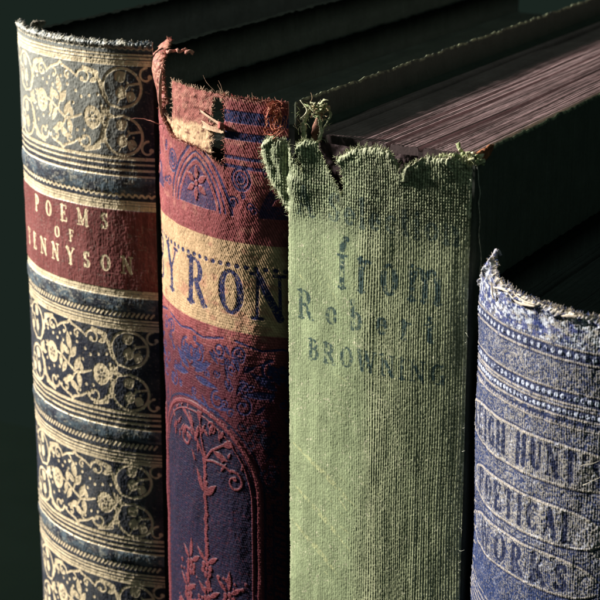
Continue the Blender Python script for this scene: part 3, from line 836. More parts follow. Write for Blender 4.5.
    S.sweep([Q(-45, 3.25, .02), Q(-43.6, 3.6, .05), Q(-43.5, 3.9, .04), Q(-45, 4.1, .0)], [.05, .09, .08, .04], .04, (.45, .17, .14), side=(0, 1, 0), jit=.4, col2=(.6, .38, .3))
    cz = [Q(-49, 4.34, -.05)]
    for k in range(16):
        t = k / 15; cz.append((cz[0][0] + .06 + .62 * t + random.uniform(-.02, .02), cz[0][1] + .05 * math.sin(k * 1.3), cz[0][2] + .10 * math.sin(t * 2.6) + random.uniform(-.02, .02) + .02 * math.sin(k * 1.9)))
    S.sweep(cz, [.06, .055, .05, .05, .07], [.05, .05, .045, .05, .05], (.44, .13, .11), side=(0, 0, 1), jit=.5, sub=4, col2=(.6, .35, .28))
    S.thread(Q(-43, 3.1, .03), (-.8, -.3, .2), .7, .02, (.35, .13, .1), .4, 8)
    # orange-red tangle at the right joint
    for k in range(26):
        c = np.array(Q(5.0, 3.66, .07)) + np.array([random.uniform(-.09, .09), random.uniform(-.03, .05), random.uniform(-.12, .12)]); ph = random.uniform(0, 6.28); rr = random.uniform(.08, .24); tl = random.uniform(-.5, .5)
        a_ = random.uniform(.8, 2.4); pts = []
        for q in range(5):
            an = ph + a_ * q / 4; e = random.uniform(.9, 1.12)
            pts.append((c[0] + rr * e * math.cos(an) * .8, c[1] + rr * .5 * math.sin(an + tl) + random.uniform(-.03, .03), c[2] + rr * e * math.sin(an) * 1.05 + .02))
        wdt = random.choice((.016, .02, .05, .07))
        S.sweep(pts, [wdt * .4, wdt, wdt * .5], [.014, .02, .012], random.choice(((.52, .12, .06), (.34, .07, .05), (.60, .26, .14))), side=(random.uniform(-1, 1), 1, random.uniform(-1, 1)), jit=.8, col2=(.5, .2, .14), ns=6, sub=4)
    for k in range(40):
        c = Q(random.uniform(3.0, 6.5), random.uniform(3.5, 3.95), .06); S.thread(c, (random.uniform(-1, 1), -.4, random.uniform(-.5, 1)), random.uniform(.06, .2), .010, (.56, .2, .12), .7, 4)
    S.build('torn_cloth', M_thread, sp[0], org)
    # ---- lining seen through the tear
    prof2, v0, v1, U2 = arc_profile(0, 2.5, 3.84, -55, 6)
    c2 = Canvas(v0, v1, np.arange(4.02, 1.9, -.012), .012); a2 = c2.uu / 3.84 * 180 / np.pi - 24.5
    nn = fbm(c2.uu * 10, c2.zz * 10, 4, 91); n3 = fbm(c2.uu * 28, c2.zz * 28, 3, 92)
    t2 = np.broadcast_to(np.array([.50, .34, .21]), c2.uu.shape + (3,)).copy() * (.7 + .6 * nn[..., None])
    pinkz = sstep(3.26, 3.38, c2.zz + .12 * (nn - .5) - .004 * (a2 + 30))
    t2 = mixc(t2, (.30, .095, .085), pinkz * .95)
    t2 = mixc(t2, (.46, .22, .17), pinkz * sstep(.5, .7, nn) * .6)
    t2 = t2 * (1 - .35 * pinkz * (np.sin(c2.uu * 110) * np.sin(c2.zz * 110) > .1))[..., None]
    t2 = mixc(t2, (.16, .05, .04), sstep(.63, .70, fbm(c2.uu * 9, c2.zz * 16, 4, 93)) * .8)
    k2 = c2.zz < 3.98 + .05 * (n3 - .5) + .03 * (nn - .5)
    edge = .9 * (fbm(c2.uu * 4, c2.zz * 9, 3, 94) - .5)
    k2 &= ~((a2 > -16.8 + edge * 2.2) & (a2 < -8) & (c2.zz > 3.55 + .05 * (nn - .5)) & (c2.zz < 3.90))       # black window, upper
    k2 &= ~((a2 > -18.5 + edge * 3.0) & (a2 < -8) & (c2.zz > 3.44 + .03 * (nn - .5)) & (c2.zz < 3.56))
    k2 &= ~((a2 > -17.0 + edge * 3.5) & (a2 < -8) & (c2.zz < 3.33))
    k2 &= ~((a2 < -38.5 + edge * 3) & (c2.zz > 3.22)) & ~(a2 < -46) & ~(a2 > -10.3)
    H2 = (nn - .5) * .035 + (n3 - .5) * .010 + .05 * np.abs(fbm(c2.uu * 3, c2.zz * 6, 3, 95) - .5) + .007 * pinkz * np.sin(c2.uu * 120) * np.sin(c2.zz * 120) - .08 * (1 - pinkz) * sstep(3.5, 3.2, c2.zz) * 0
    l2 = spine_mesh('lining', c2, prof2, H2, k2, t2, None, M_lining, sp[0], org, (np.zeros((c2.uu.shape[0] - 1, c2.uu.shape[1] - 1), int), {0: ('lining', 'pinkish tan lining showing through the torn cloth')}), strip=2.0, thick=.03)
    S2 = Scraps(); edge_fuzz(S2, c2, prof2, H2, k2, 260, (.66, .46, .34), (.03, .10), .010, 2.6, .4)
    S2.build('lining_threads', M_thread, sp[0], org)
    dk = (.095, .10, .097)  # top edges of both boards blackened in the tint, as in shade
    board('cover_board', -3.17, -2.95, .75, 17.3, 3.55, M_dark, root, org, tint=dk, edge_tint=(.006, .008, .007), full=True, seed=41)
    board('cover_board', .26, .46, -.9, 17.3, 3.5, M_dark, root, org, tint=dk, edge_tint=(.006, .008, .007), full=True, seed=42)
    yf = lambda X: 2.5 - np.sqrt(np.clip(3.91 ** 2 - X ** 2, 0, None)) + .35
    page_block(-2.93, .24, yf, 17.0, 2.9, M_pages, root, org, (.12, .125, .12), 43)
    return root

# ================================================================ BOOK 3: faded green ribbed cloth
GX0, GX1 = .57, 4.08
def book_green():
    org = (2.3, -.9, 0)
    root = empty('antique_book', org, 'faded green ribbed cloth book with ragged top, between the red and blue books', 'book', GROUP)
    W = GX1 - GX0
    def prof(u):                       # gently rounded, nearly flat back; u<0 runs on to the left as a loose flap
        u = np.asarray(u, float)
        t = np.clip(u, 0, W); s = t / W
        y = -1.42 - .16 * (1 - (2 * s - 1) ** 2) ** .9 - .055 * t
        # softly turned-in edges
        y = y + .05 * np.exp(-t / .06) * 0
        x = GX0 + u
        y = np.where(u < 0, -1.42 - .06 * np.clip(-u, 0, 1), y)
        dy = -.055 - .16 * .9 * np.clip(1 - (2 * s - 1) ** 2, .12, 1) ** (-.1) * (-4 * (2 * s - 1) / W)
        dy = np.where(u < 0, .06, dy)
        n = np.hypot(1, dy)
        return x, y, dy / n, -1 / n
    cv = Canvas(-.62, W, zgrid(3.72, ZB)); uu, zz = cv.uu, cv.zz
    # ---- outline of the cloth
    top = np.interp(uu, [-.62, -.5, -.35, -.2, .0, .12, .2, .3, .42, .62, .75, .85, .95, 1.1, 1.3, 1.55, 1.8, 1.95, 2.1, 2.2, 2.28, 2.4, 2.6, 2.8, 3.1, 3.4, 3.56],
                    [3.05, 3.28, 3.40, 3.36, 3.30, 3.22, 3.16, 3.36, 3.44, 3.40, 3.36, 3.28, 3.18, 3.24, 3.38, 3.44, 3.46, 3.47, 3.44, 3.30, 3.16, 3.22, 3.36, 3.42, 3.46, 3.44, 3.40])
    top = top + .07 * (fbm(uu * 8, uu * 0, 3, 101) - .5) + .07 * (fbm(uu * 30, zz * 30, 2, 102) - .5)
    keep = zz < top
    def slit(pts, w):
        nonlocal keep
        m = cv.new(); cv.line(m, pts, w); keep = keep & ~(m * (1 + .0 * zz) > .5 + .25 * (fbm(uu * 25, zz * 25, 2, 103) - .5))
    slit([(.02, 3.6), (.12, 3.3), (.26, 3.08), (.38, 2.86)], [.30, .20, .10, .02])
    slit([(.66, 3.40), (.84, 3.22), (1.0, 2.98), (1.10, 2.72), (1.14, 2.56)], [.08, .26, .26, .14, .02])
    slit([(2.24, 3.7), (2.26, 3.3), (2.27, 3.1)], [.16, .1, .02])
    # the flap: only from z 3.4 down to ~2.35, narrowing downwards
    left = np.interp(zz, [1.9, 2.05, 2.15, 2.3, 2.5, 2.7, 2.85, 3.0, 3.2, 3.4], [.0, .0, -.07, -.2, -.36, -.46, -.48, -.56, -.56, -.40])
    left = left + .09 * (fbm(zz * 7, zz * 0, 3, 104) - .5) * (zz > 2.1) + .03 * (fbm(uu * 40, zz * 40, 2, 105) - .5)
    keep &= uu > left
    # ---- creases of the flap: bulges towards us at its edge, hollows behind
    fl = sstep(.75, .1, uu) * sstep(1.9, 2.6, zz)
    wv = np.sin((uu * .8 + zz * 1.6) * 5.2 + 2.2 * fbm(uu * 2.5, zz * 2.5, 2, 106) * 3)
    crump = fbm(uu * 5, zz * 5, 3, 107) - .5
    topz = sstep(.5, 0, top - zz)
    cr2 = fbm(uu * 13, zz * 13, 3, 123) - .5
    Hc = sstep(1.9, 2.7, zz) * (.10 * np.exp(-((uu - .20) / .38) ** 2) - .05 * np.exp(-((uu + .02) / .10) ** 2)) + fl * (.025 * wv + .06 * crump + .012 * cr2) + topz * (.06 * crump + .02 * cr2 + .02)
    # curled rim: the last millimetres roll over
    rim = np.exp(-np.clip(uu - left, 0, 5) / .07) * (zz > 2.15) * (uu < .4)
    Hc += -.04 * rim + .02 * np.exp(-((uu - left - .12) / .07) ** 2) * (zz > 2.2)
    rt = np.exp(-np.clip(top - zz, 0, 5) / .05)
    Hc += -.05 * rt + .02 * np.exp(-((top - zz - .10) / .06) ** 2)
    # lobes at the head swell and dip
    Hc += .018 * np.sin(uu * 6.3 + 1.0) * sstep(.55, .1, top - zz) * sstep(.2, .6, uu)
    # right: a turned fold catching light
    fold = np.exp(-((uu - np.interp(zz, [2.6, 2.9, 3.2, 3.35], [2.36, 2.34, 2.42, 2.62])) / .04) ** 2) * (zz > 2.95)
    Hc += .05 * fold
    # ---- ribs
    fine = 1 - sstep(1.25, 1.85, uu + .10 * np.sin(zz * 1.1) + .1 * (fbm(uu * 1, zz * .7, 2, 108) - .5))   # left: rubbed smoother
    wobble = (fbm(uu * 2, zz * .35, 2, 109) - .5) * .10
    rib = np.abs(np.sin((uu + wobble) * np.pi / .046)) ** .9
    thr = vnoise((uu + wobble) / .023, zz / .024, 110)
    depth = .0065 * (1 - .65 * fine)
    lines_ = vnoise((uu + wobble) / .046, zz * .6, 111)          # some ribs rubbed, some dark
    H = Hc + rib * depth * (.45 + .9 * lines_) + (thr - .5) * (.004 - .002 * fine) + (fbm(uu * 1.2, zz * .6, 3, 112) - .5) * .06
    H += (fbm(uu * 50, zz * 50, 2, 113) - .5) * .006
    # ---- dye and wear
    c_valley = np.array([.095, .125, .065]); c_ridge = np.array([.47, .50, .31]); c_smooth = np.array([.38, .45, .26])
    k = np.clip(rib * 1.0 + (thr - .5) * .6 + (lines_ - .5) * .9, 0, 1)
    dull = c_valley[None, None] * (1 - k[..., None]) + c_ridge[None, None] * k[..., None] * (.68 + .45 * thr[..., None])
    sm = c_smooth[None, None] * (.74 + .34 * k[..., None]) * (.85 + .3 * fbm(uu * 9, zz * 9, 4, 114)[..., None])
    tint = dull * (1 - fine[..., None]) + sm * fine[..., None]
    upz = sstep(1.6, 2.5, zz)          # greyer, dirtier cloth at the head
    tint = mixc(tint, np.array([.46, .49, .33]), upz * .35)
    cross = (np.sin((uu + wobble) * 2 * np.pi / .046) * .5 + .5) * (.45 + .55 * (np.sin(zz * 2 * np.pi / .050 + 3 * lines_) * .5 + .5))
    cross = np.clip(cross + (thr - .5) * .7, 0, 1)
    tint = tint * (1 - upz[..., None] * (.62 - .95 * cross[..., None]))
    H += upz * (cross - .5) * .010
    tint = tint * (1 - .5 * upz * sstep(.45, .62, fbm(uu * 9, zz * 11, 4, 115)) * (.4 + .6 * thr))[..., None]
    specks = sstep(.80, .86, vnoise(uu * 42, zz * 42, 116)) * sstep(.5, .6, fbm(uu * 4, zz * 4, 2, 117))
    tint = mixc(tint, (.72, .70, .50), specks * .8)
    scr = cv.new(); r3 = random.Random(8)
    for a in range(26):
        x = r3.uniform(0, 1.7); z = r3.uniform(-6.5, 1.5); an = r3.uniform(-.9, -.3); L = r3.uniform(.2, 1.1)
        cv.line(scr, [(x, z), (x + L * .5 * math.cos(an), z + L * .5 * math.sin(an) + .02), (x + L * math.cos(an), z + L * math.sin(an))], [.0, .035, .0], r3.uniform(.3, .9))
    for a, b in (((.12, -3.0), (1.35, -3.95)), ((.1, -2.2), (1.5, -3.1)), ((.06, -3.7), (1.2, -4.6))):
        cv.line(scr, [a, ((a[0] + b[0]) / 2, (a[1] + b[1]) / 2 + .05), b], [.03, .12, .02], .8)
    scr *= sstep(.35, .6, fbm(uu * 22, zz * 22, 3, 118))
    tint = mixc(tint, (.66, .68, .36), scr * .8)
    # worn-white left edge
    we = np.exp(-np.clip(uu - left, 0, 3) / .03) * sstep(.38, .62, fbm(uu * 20, zz * 7, 3, 119))
    tint = mixc(tint, (.68, .68, .46), we * .8)
    rimw = np.clip(np.exp(-np.clip(top - zz, 0, 3) / .05) + np.exp(-np.clip(uu - left, 0, 3) / .05) * (zz > 2.1), 0, 1)
    tint = mixc(tint, (.62, .60, .42), rimw * sstep(.3, .6, fbm(uu * 30, zz * 30, 3, 120)) * .8)
    re_ = np.exp(-np.clip(W - uu, 0, 3) / .04) * sstep(.5, .62, fbm(uu * 20, zz * 12, 3, 121))
    tint = mixc(tint, (.6, .62, .45), re_ * .7)
    # ---- lettering in worn teal ink
    ink = cv.new(); tl = 0.0
    text(cv, ink, 'A Selection', .22, 3.35, 2.10, .50, 1.0, -.04, .9, .8)
    text(cv, ink, 'from', 1.05, 3.08, .93, .92, .68, 0, .68, 1)
    text(cv, ink, 'Robert', .22, 2.95, .22, .50, .95, 0, .9, 1)
    text(cv, ink, 'BROWNING', .45, 3.15, -.50, .36, 1.15, 0, .95, 1)
    ink *= sstep(.22, .46, fbm(uu * 24, zz * 24, 3, 122)) * (.7 + .3 * k)
    tint = mixc(tint, (.022, .062, .075), np.clip(ink, 0, 1) * .95)
    sp = spine_mesh('spine', cv, prof, H, keep, tint, None, M_green, root, org, None, strip=1.9, thick=.025)
    S = Scraps()
    edge_fuzz(S, cv, prof, H, keep, 520, (.56, .57, .38), (.02, .09), .009, 2.0, .5, (.34, .38, .20))
    z_ = BASE
    # shreds standing at the left corner
    a0 = (GX0 + .22, -1.42, z_ + 3.2)
    cr, gr, br = (.62, .58, .42), (.30, .34, .18), (.22, .09, .07)
    S.sweep([(.86, -1.40, z_ + 3.25), (.80, -1.34, z_ + 3.55), (.84, -1.28, z_ + 3.80), (.98, -1.22, z_ + 4.0)], [.09, .12, .07, .03], [.04, .04, .03, .02], cr, side=(1, 0, 0), jit=.9, col2=gr, ns=8, sub=12)
    S.sweep([(1.06, -1.36, z_ + 3.25), (1.12, -1.30, z_ + 3.5), (1.06, -1.26, z_ + 3.75), (.96, -1.22, z_ + 3.9)], [.05, .08, .05, .03], [.04, .04, .03, .02], cr, side=(1, 0, 0), jit=.9, col2=gr, ns=8, sub=12)
    S.sweep([(.95, -1.22, z_ + 3.15), (.97, -1.20, z_ + 3.5), (1.0, -1.16, z_ + 3.75)], [.22, .20, .10], .03, br, side=(1, 0, 0), jit=.3, col2=(.4, .2, .14))
    S.sweep([(.78, -1.40, z_ + 3.72), (.86, -1.30, z_ + 3.86), (.70, -1.25, z_ + 4.02)], [.03, .04, .02], .03, cr, jit=.4)
    for k in range(30):
        p = np.array([1.02 + random.gauss(0, .09), -1.24 + random.gauss(0, .04), z_ + 3.9 + random.gauss(0, .06)])
        q = p + np.array([random.uniform(-.08, .12), random.uniform(-.05, .05), random.uniform(-.06, .09)]); e = q + np.array([random.uniform(-.06, .1), 0, random.uniform(-.08, .05)])
        S.sweep([p, q, e], [.02, random.uniform(.03, .07), .015], [.012, .02, .01], random.choice((cr, gr, gr, (.40, .26, .16))), side=(random.uniform(-1, 1), .3, random.uniform(-1, 1)), jit=.9, ns=6, col2=gr)
    S.sweep([(1.14, -1.2, z_ + 3.95), (1.22, -1.12, z_ + 3.82), (1.17, -1.15, z_ + 3.66), (1.10, -1.22, z_ + 3.5), (1.08, -1.3, z_ + 3.3)], [.02, .05, .025, .045, .03], .02, cr, side=(1, .2, 0), jit=1.0, col2=gr, sub=12)
    S.sweep([(1.02, -1.2, z_ + 3.75), (1.12, -1.15, z_ + 3.90), (1.2, -1.1, z_ + 3.92)], [.08, .13, .06], .04, (.34, .16, .11), side=(0, 0, 1), jit=.5, col2=(.55, .4, .28))
    for k in range(70):
        S.thread((random.uniform(.7, 1.25), random.uniform(-1.4, -1.15), z_ + random.uniform(3.3, 4.0)), (random.uniform(-1, 1), random.uniform(-.6, .2), random.uniform(-.3, 1)), random.uniform(.05, .2), .011, random.choice((cr, gr, (.5, .35, .22))), .6, 4)
    # right corner: crumpled cloth, rust-coloured scrap, pale thread down the joint
    for k in range(26):
        p = (GX1 - random.uniform(-.06, .5), -1.54 + random.uniform(-.1, .25), z_ + 3.42 + random.uniform(-.10, .08))
        S.sweep([p, (p[0] + random.uniform(-.12, .12), p[1] + random.uniform(-.08, .08), p[2] + random.uniform(.0, .08)), (p[0] + random.uniform(-.15, .15), p[1], p[2] - random.uniform(.0, .1))],
                [.05, .08, .03], [.03, .04, .02], random.choice((cr, gr, gr, (.45, .45, .28))), side=(1, 0, .3), jit=.6, ns=6)
    S.sweep([(GX1 - .02, -1.45, z_ + 3.46), (GX1 + .01, -1.3, z_ + 3.46), (GX1 + .02, -1.05, z_ + 3.49), (GX1 + .0, -.8, z_ + 3.48)], [.12, .26, .24, .08], [.06, .09, .08, .04], (.42, .17, .08), side=(.3, 0, 1), jit=.5, col2=(.20, .07, .04), ns=10)
    jt = [(GX1 + .02, -1.5, z_ + 3.36)]
    for k in range(12):
        jt.append((GX1 + .05 + random.uniform(-.015, .03), -1.46 + .015 * k, jt[-1][2] - .17))
    S.sweep(jt, [.05, .03, .045, .02, .05, .02, .03, .01], .018, (.55, .55, .48), side=(0, 1, 0), jit=.9, ns=5, sub=5, col2=(.12, .12, .10))
    for q in range(9):
        zq = random.uniform(-5, 3.2); S.thread((GX1 + .0, -1.70, z_ + zq), (.6, -.5, .2), random.uniform(.05, .12), .010, (.5, .5, .4), .5, 3)
    S.build('torn_cloth', M_thread, sp[0], org)
    # hollow back lining glimpsed through the slits
    ln = Canvas(.1, W - .1, np.arange(3.34, 1.6, -.02), .02); nn = fbm(ln.uu * 8, ln.zz * 8, 3, 131)
    def prof3(u):
        x, y, nx, ny = prof(u); return x, y + .26, nx, ny
    t3 = np.array([.07, .045, .05])[None, None] * (.6 + .8 * nn[..., None])
    l3 = spine_mesh('lining', ln, prof3, (nn - .5) * .08, np.ones(ln.uu.shape, bool), t3, None, M_lining, sp[0], org, (np.zeros((ln.uu.shape[0] - 1, ln.uu.shape[1] - 1), int), {0: ('lining', None)}), strip=0)
    dg = (.07, .08, .07)
    board('cover_board', GX0 - .02, GX0 + .2, -1.18, 17.6, 3.97, M_board, root, org, ridge='lo', tint=dg, edge_tint=(.42, .46, .30), seed=51)
    board('cover_board', GX1 - .18, GX1, -1.50, 17.6, 3.50, M_board, root, org, ridge='hi', tint=dg, edge_tint=(.40, .42, .28), seed=52)
    yf = lambda X: -1.12 + .10 * ((X - 2.3) / 1.6) ** 2 - .07 * (X - .8)
    pb = page_block(GX0 + .22, GX1 - .19, yf, 17.4, 3.43, M_pages, root, org, (.33, .225, .235), 53, amp=.022, nx=900)
    return root

# ================================================================ BOOK 4: blue cloth
def book_blue():
    org = (5.9, 0, 0)
    root = empty('antique_book', org, 'shorter blue cloth book with pale banded weave and frayed top beside the green one', 'book', GROUP)
    prof, u0, u1, U = arc_profile(7.11, .1, 3.30, -60, 12)
    cv = Canvas(u0, u1, zgrid(2.1, ZB)); uu, zz = cv.uu, cv.zz
    pale = cv.new(); navy = cv.new(); dots = cv.new()
    def hl(z, w, M): cv.line(M, [(u0, z), (u1, z)], w)
    def field(z1, z0, M):
        np.maximum(M, sstep(z0 - .01, z0 + .01, zz) * sstep(z1 + .01, z1 - .01, zz), out=M)
    def dotrow(z, per, r, ph=0, M=None):
        n = int((u1 - u0) / per)
        for k in range(n): cv.disc(dots if M is None else M, (u0 + (k + .5 + ph) * per, z), r)
    def band(z1, z0, per=.13):
        field(z1, z0, navy); hl(z1, .035, pale); hl(z0, .035, pale); dotrow((z1 + z0) / 2, per, min(.042, (z1 - z0) * .24))
    band(.90, .70, .15); hl(.66, .02, navy)
    band(.20, .0, .12); band(-.06, -.22, .10, ); hl(-.30, .05, navy); hl(-.37, .03, pale)
    dotrow(-.33, .085, .018, 0, pale)
    # ribbons with the title
    def ribbon(z1, z0, a0, a1, sag):
        t = (uu - U(a0)) / (U(a1) - U(a0)); c = sag * (1 - (2 * np.clip(t, 0, 1) - 1) ** 2)
        e = .28 * np.clip(np.abs(2 * t - 1) ** 6, 0, 3)
        top_, bot_ = z1 + c - e * .5, z0 + c + e * .5
        ins = (zz < top_) & (zz > bot_) & (t > -.02) & (t < 1.02)
        ln = (np.abs(zz - top_) < .02) | (np.abs(zz - bot_) < .02)
        ln2 = (np.abs(zz - top_ - .04) < .018) | (np.abs(zz - bot_ + .04) < .018)
        ok = (t > -.03) & (t < 1.03)
        return ins * 1.0, (ln & ok) * 1.0, (ln2 & ok) * 1.0
    ribs_ = [(-.70, -1.38, -60, 4, .0), (-1.76, -2.40, -55, -1, .0), (-2.62, -3.26, -55, -2, .0)]
    rbm = cv.new()
    for q in ribs_:
        i_, l_, l2 = ribbon(*q); rbm = np.maximum(rbm, i_); pale = np.maximum(pale, l_); navy = np.maximum(navy, l2 * .9)
    tx = cv.new()
    text(cv, tx, "LEIGH HUNT'S", U(-58), U(0), -1.26, .48, 1.2, 0, .62)
    text(cv, tx, 'POETICAL', U(-52), U(-8), -2.30, .46, 1.25, 0, .74)
    text(cv, tx, 'WORKS', U(-49), U(-9), -3.17, .46, 1.25, 0, .9)
    # scroll ornament under the ribbons and left of them
    for a, z, r_, tt in ((-57, -2.9, .30, 1.2), (-56, -3.75, .42, 1.1), (-4, -3.8, .4, -1.1), (2, -2.2, .35, 1.2)):
        cv.spiral(pale, (U(a), z), r_, 80, tt, .03, .3)
    for k in range(6):
        z = -3.75 - .11 * k; n = 40
        cv.line(pale, [(u0 + (u1 - u0) * q / n, z - .5 * (1 - abs(2 * q / n - 1) ** 1.2)) for q in range(n + 1)], .032)
    cv_b = sstep(-4.2, -4.8, zz)
    for z in (-5.4, -5.6, -6.3, -7.2, -7.4, -8.2): hl(z, .035, pale)
    band(-6.5, -6.75); band(-7.6, -7.85)
    # ---- weave: pale warp over blue weft
    wob = (fbm(uu * 3, zz * 1, 2, 201) - .5) * .08
    warp = np.sin((uu + wob) * 2 * np.pi / .042) * .5 + .5
    pick = vnoise((uu + wob) / .019, zz / .018, 202)
    diagw = np.sin((uu + zz * .5) * 2 * np.pi / .046) * .5 + .5
    wk = np.clip(warp * .6 + (pick - .5) * 1.3 + .25, 0, 1)
    bl = np.array([.015, .031, .112]); pl = np.array([.35, .325, .30])
    mott = fbm(uu * 10, zz * 10, 4, 203)
    # how much pale thread shows in each zone
    amt = np.full(uu.shape, .22) + .30 * (mott - .5)
    wv_zone = sstep(.68, .64, zz) * sstep(.20, .24, zz) + sstep(-.36, -.40, zz) * sstep(-4.3, -3.6, zz)
    amt += .17 * wv_zone * sstep(U(-50), U(-30), uu)
    amt += .20 * rbm
    amt -= .22 * sstep(-2.2, -3.4, zz) + .1 * sstep(U(-46), U(-58), uu)
    headz = sstep(.92, .96, zz)
    amt = amt * (1 - headz) + headz * (.24 + 2.3 * (fbm(uu * 7, zz * 12, 4, 204) - .42))
    tv = np.clip(amt + (wk - .5) * .95, 0, 1); tv = sstep(.22, .86, tv)
    tint = bl[None, None] * (1 - tv[..., None]) + pl[None, None] * tv[..., None]
    tint = mixc(tint, (.016, .035, .19), headz * sstep(.52, .40, fbm(uu * 8, zz * 14, 4, 215)) * .75)
    tint = mixc(tint, (.56, .60, .70), headz * sstep(.52, .66, fbm(uu * 16, zz * 20, 4, 205)) * .85)
    ni = np.clip(navy * (.75 + .5 * (pick - .3)), 0, 1)
    tint = mixc(tint, (.010, .018, .075), ni * .95)
    li = tx * (.55 + .45 * sstep(.22, .45, fbm(uu * 16, zz * 16, 3, 206)))
    tint = mixc(tint, (.008, .014, .055), np.clip(li, 0, 1))
    pi_ = pale * sstep(.22, .42, fbm(uu * 12, zz * 12, 3, 207))
    tint = mixc(tint, (.48, .42, .35), np.clip(pi_, 0, 1) * .62)
    wd = dots * sstep(.3, .5, fbm(uu * 18, zz * 18, 2, 208))
    tint = mixc(tint, (.55, .60, .75), np.clip(wd, 0, 1) * .9)
    sp_ = sstep(.68, .80, vnoise(uu * 30, zz * 30, 209)) * sstep(.42, .6, fbm(uu * 4, zz * 4, 3, 210)) * (.35 + .40 * rbm) * (1 - .6 * tx)
    tint = mixc(tint, (.62, .66, .80), sp_ * .6)
    H = (wk - .5) * .009 + (mott - .5) * .02 + (fbm(uu * 2, zz * 1.3, 3, 211) - .5) * .06
    H += .006 * pale - .004 * navy - .005 * tx + .010 * dots + .004 * rbm + sp_ * .006
    # ---- frayed head
    top = np.interp(uu, [u0, U(-56), U(-52), U(-49), U(-47), U(-45), U(-42), U(-33), U(-24), U(-15), U(-7), u1],
                    [1.25, 1.50, 1.62, 1.78, 1.90, 1.72, 1.58, 1.52, 1.50, 1.47, 1.46, 1.46])
    top = top + .06 * (fbm(uu * 9, uu * 0, 3, 221) - .5) + .06 * (fbm(uu * 34, zz * 34, 2, 222) - .5)
    keep = zz < top
    dd = top - zz
    rim = sstep(.10, .0, dd)
    H += -.05 * rim + .05 * np.exp(-((dd - .07) / .05) ** 2) + sstep(.3, .0, dd) * (fbm(uu * 9, zz * 9, 3, 223) - .5) * .12
    tint = mixc(tint, (.66, .58, .46), sstep(.09, .01, dd) * sstep(.3, .55, fbm(uu * 20, zz * 26, 3, 224)))
    nick = cv.new(); cv.line(nick, [(U(-43), 1.42), (U(-42), 1.30), (U(-42.5), 1.2)], [.03, .07, .02]); cv.line(nick, [(U(-14), 1.6), (U(-15), 1.4)], [.05, .02])
    keep &= nick < .5
    sp = spine_mesh('spine', cv, prof, H, keep, tint, None, M_blue, root, org, None, strip=.7, thick=.035, lateral=(0 * uu, 0 * uu, .15 * sstep(-BASE, -9, zz)))
    S = Scraps()
    edge_fuzz(S, cv, prof, H, keep, 900, (.66, .58, .48), (.02, .085), .009, .8, .5, (.10, .13, .32), (0 * uu, 0 * uu, 0 * uu + .15))
    def Q(a, z, o=0.0):
        x, y, nx, ny = prof(U(a)); return (x + nx * o, y + ny * o, BASE + z + .15)
    for pts, w in (([(-42, 1.44), (-38, 1.50), (-34, 1.50)], .05), ([(-34, 1.48), (-30, 1.40), (-26, 1.42), (-23, 1.44)], .05), ([(-32, 1.52), (-27, 1.46), (-23, 1.47)], .035),
                   ([(-14, 1.40), (-12, 1.44), (-9, 1.46)], .05), ([(-44, 1.5), (-43, 1.32), (-42, 1.25)], .04)):
        S.sweep([Q(a, z, .06) for a, z in pts], [w * .5, w, w * .5], [.02, .03, .02], (.70, .60, .50), side=(0, 0, 1), jit=.5)
    S.sweep([Q(-50, 1.6, .0), Q(-47.5, 1.8, -.02), Q(-46.5, 1.98, -.08), Q(-46, 1.9, -.14)], [.16, .12, .08, .04], [.05, .05, .04, .03], (.16, .18, .36), side=(1, 0, 0), jit=.5, col2=(.55, .5, .45))
    S.thread(Q(-5.5, -1.25, .03), (.4, -.2, .5), .5, .014, (.6, .55, .45), .3, 6); S.thread(Q(-6.5, -.95, .03), (.7, 0, .6), .4, .012, (.6, .55, .45), .3, 6)
    S.build('frayed_edge', M_thread, sp[0], org)
    dk = (.095, .10, .097)  # shade painted along these board tops too
    board('cover_board', 4.28, 4.50, -1.25, 14.5, 1.35, M_dark, root, org, tint=dk, edge_tint=(.006, .008, .007), full=True, seed=61)
    board('cover_board', 7.52, 7.74, -2.6, 14.5, 1.35, M_dark, root, org, tint=dk, edge_tint=(.006, .008, .007), full=True, seed=62)
    yf = lambda X: .1 - np.sqrt(np.clip(3.30 ** 2 - (X - 7.11) ** 2, 0, None)) + .4
    page_block(4.46, 7.5, yf, 14.2, .85, M_pages, root, org, (.06, .062, .062), 63)
    return root

book_leather(); book_red(); book_green(); book_blue()

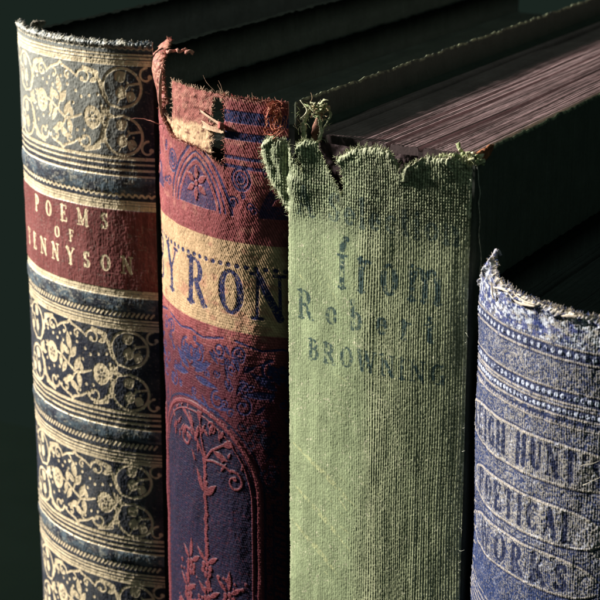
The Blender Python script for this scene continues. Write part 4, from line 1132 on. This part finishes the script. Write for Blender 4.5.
# ================================================================ the surface they rest on
def table():
    m, nt, bs = nodes('dark_table'); L = nt.links
    tc = N(nt, 'ShaderNodeTexCoord'); n = N(nt, 'ShaderNodeTexNoise', Scale=40, Detail=6.0)
    L.new(tc.outputs['Object'], n.inputs['Vector'])
    cr = N(nt, 'ShaderNodeValToRGB'); cr.color_ramp.elements[0].color = (.0035, .0062, .0048, 1); cr.color_ramp.elements[1].color = (.0055, .0095, .0075, 1)
    L.new(n.outputs[0], cr.inputs[0]); L.new(cr.outputs[0], bs.inputs['Base Color']); bs.inputs['Roughness'].default_value = 1; bs.inputs['Specular IOR Level'].default_value = 0
    V = [(-40, -14, 0), (40, -14, 0), (40, 19, 0), (-40, 19, 0), (-40, -14, -3), (40, -14, -3), (40, 19, -3), (-40, 19, -3)]
    F = [(0, 1, 2, 3), (7, 6, 5, 4), (0, 4, 5, 1), (1, 5, 6, 2), (2, 6, 7, 3), (3, 7, 4, 0)]
    me = mesh_np('table_top', V, F, m, False)
    o = link('table_top', me, None, None); o['kind'] = 'structure'
table()

# ================================================================ world, lamp, camera
w = bpy.data.worlds.new('World'); sc.world = w; w.use_nodes = True
bg = w.node_tree.nodes['Background']; bg.inputs['Color'].default_value = (.0103, .0176, .0137, 1); bg.inputs['Strength'].default_value = 1.0

def lamp(name, az, el, dist, size, energy, color, target=(0, 0, BASE)):
    l = bpy.data.lights.new(name, 'AREA'); l.shape = 'DISK'; l.size = size * CM; l.energy = energy; l.color = color
    o = bpy.data.objects.new(name, l); col.objects.link(o)
    d = np.array([math.sin(R_(az)) * math.cos(R_(el)), -math.cos(R_(az)) * math.cos(R_(el)), math.sin(R_(el))])
    p = np.array(target) + d * dist
    o.location = p * CM
    from mathutils import Vector
    o.rotation_euler = Vector(-d).to_track_quat('-Z', 'Y').to_euler()
    return o
lamp('desk_lamp_light', -79, 25, 95, 10, 30.0, (1.0, .95, .85))
lamp('added_fill_light', 50, 40, 130, 70, 1.0, (.70, 1.0, .84))  # added fill lamp without a real source, lifts the dark areas

cam = bpy.data.cameras.new('camera'); co = bpy.data.objects.new('camera', cam); col.objects.link(co)
p, a = R_(17.3), R_(29)
Lv = np.array([-math.sin(a) * math.cos(p), math.cos(a) * math.cos(p), -math.sin(p)])
co.location = (-Lv * 34 + np.array([0, 0, BASE])) * CM
from mathutils import Vector
co.rotation_euler = Vector(Lv).to_track_quat('-Z', 'Y').to_euler()
cam.sensor_width = 36; cam.lens = 1841 / 600 * 36; cam.clip_start = .01; cam.clip_end = 50
cam.dof.use_dof = True; cam.dof.focus_distance = .315; cam.dof.aperture_fstop = 64
sc.camera = co

sc.view_settings.view_transform = 'Standard'; sc.view_settings.look = 'None'
sc.view_settings.exposure = 0; sc.view_settings.gamma = 1
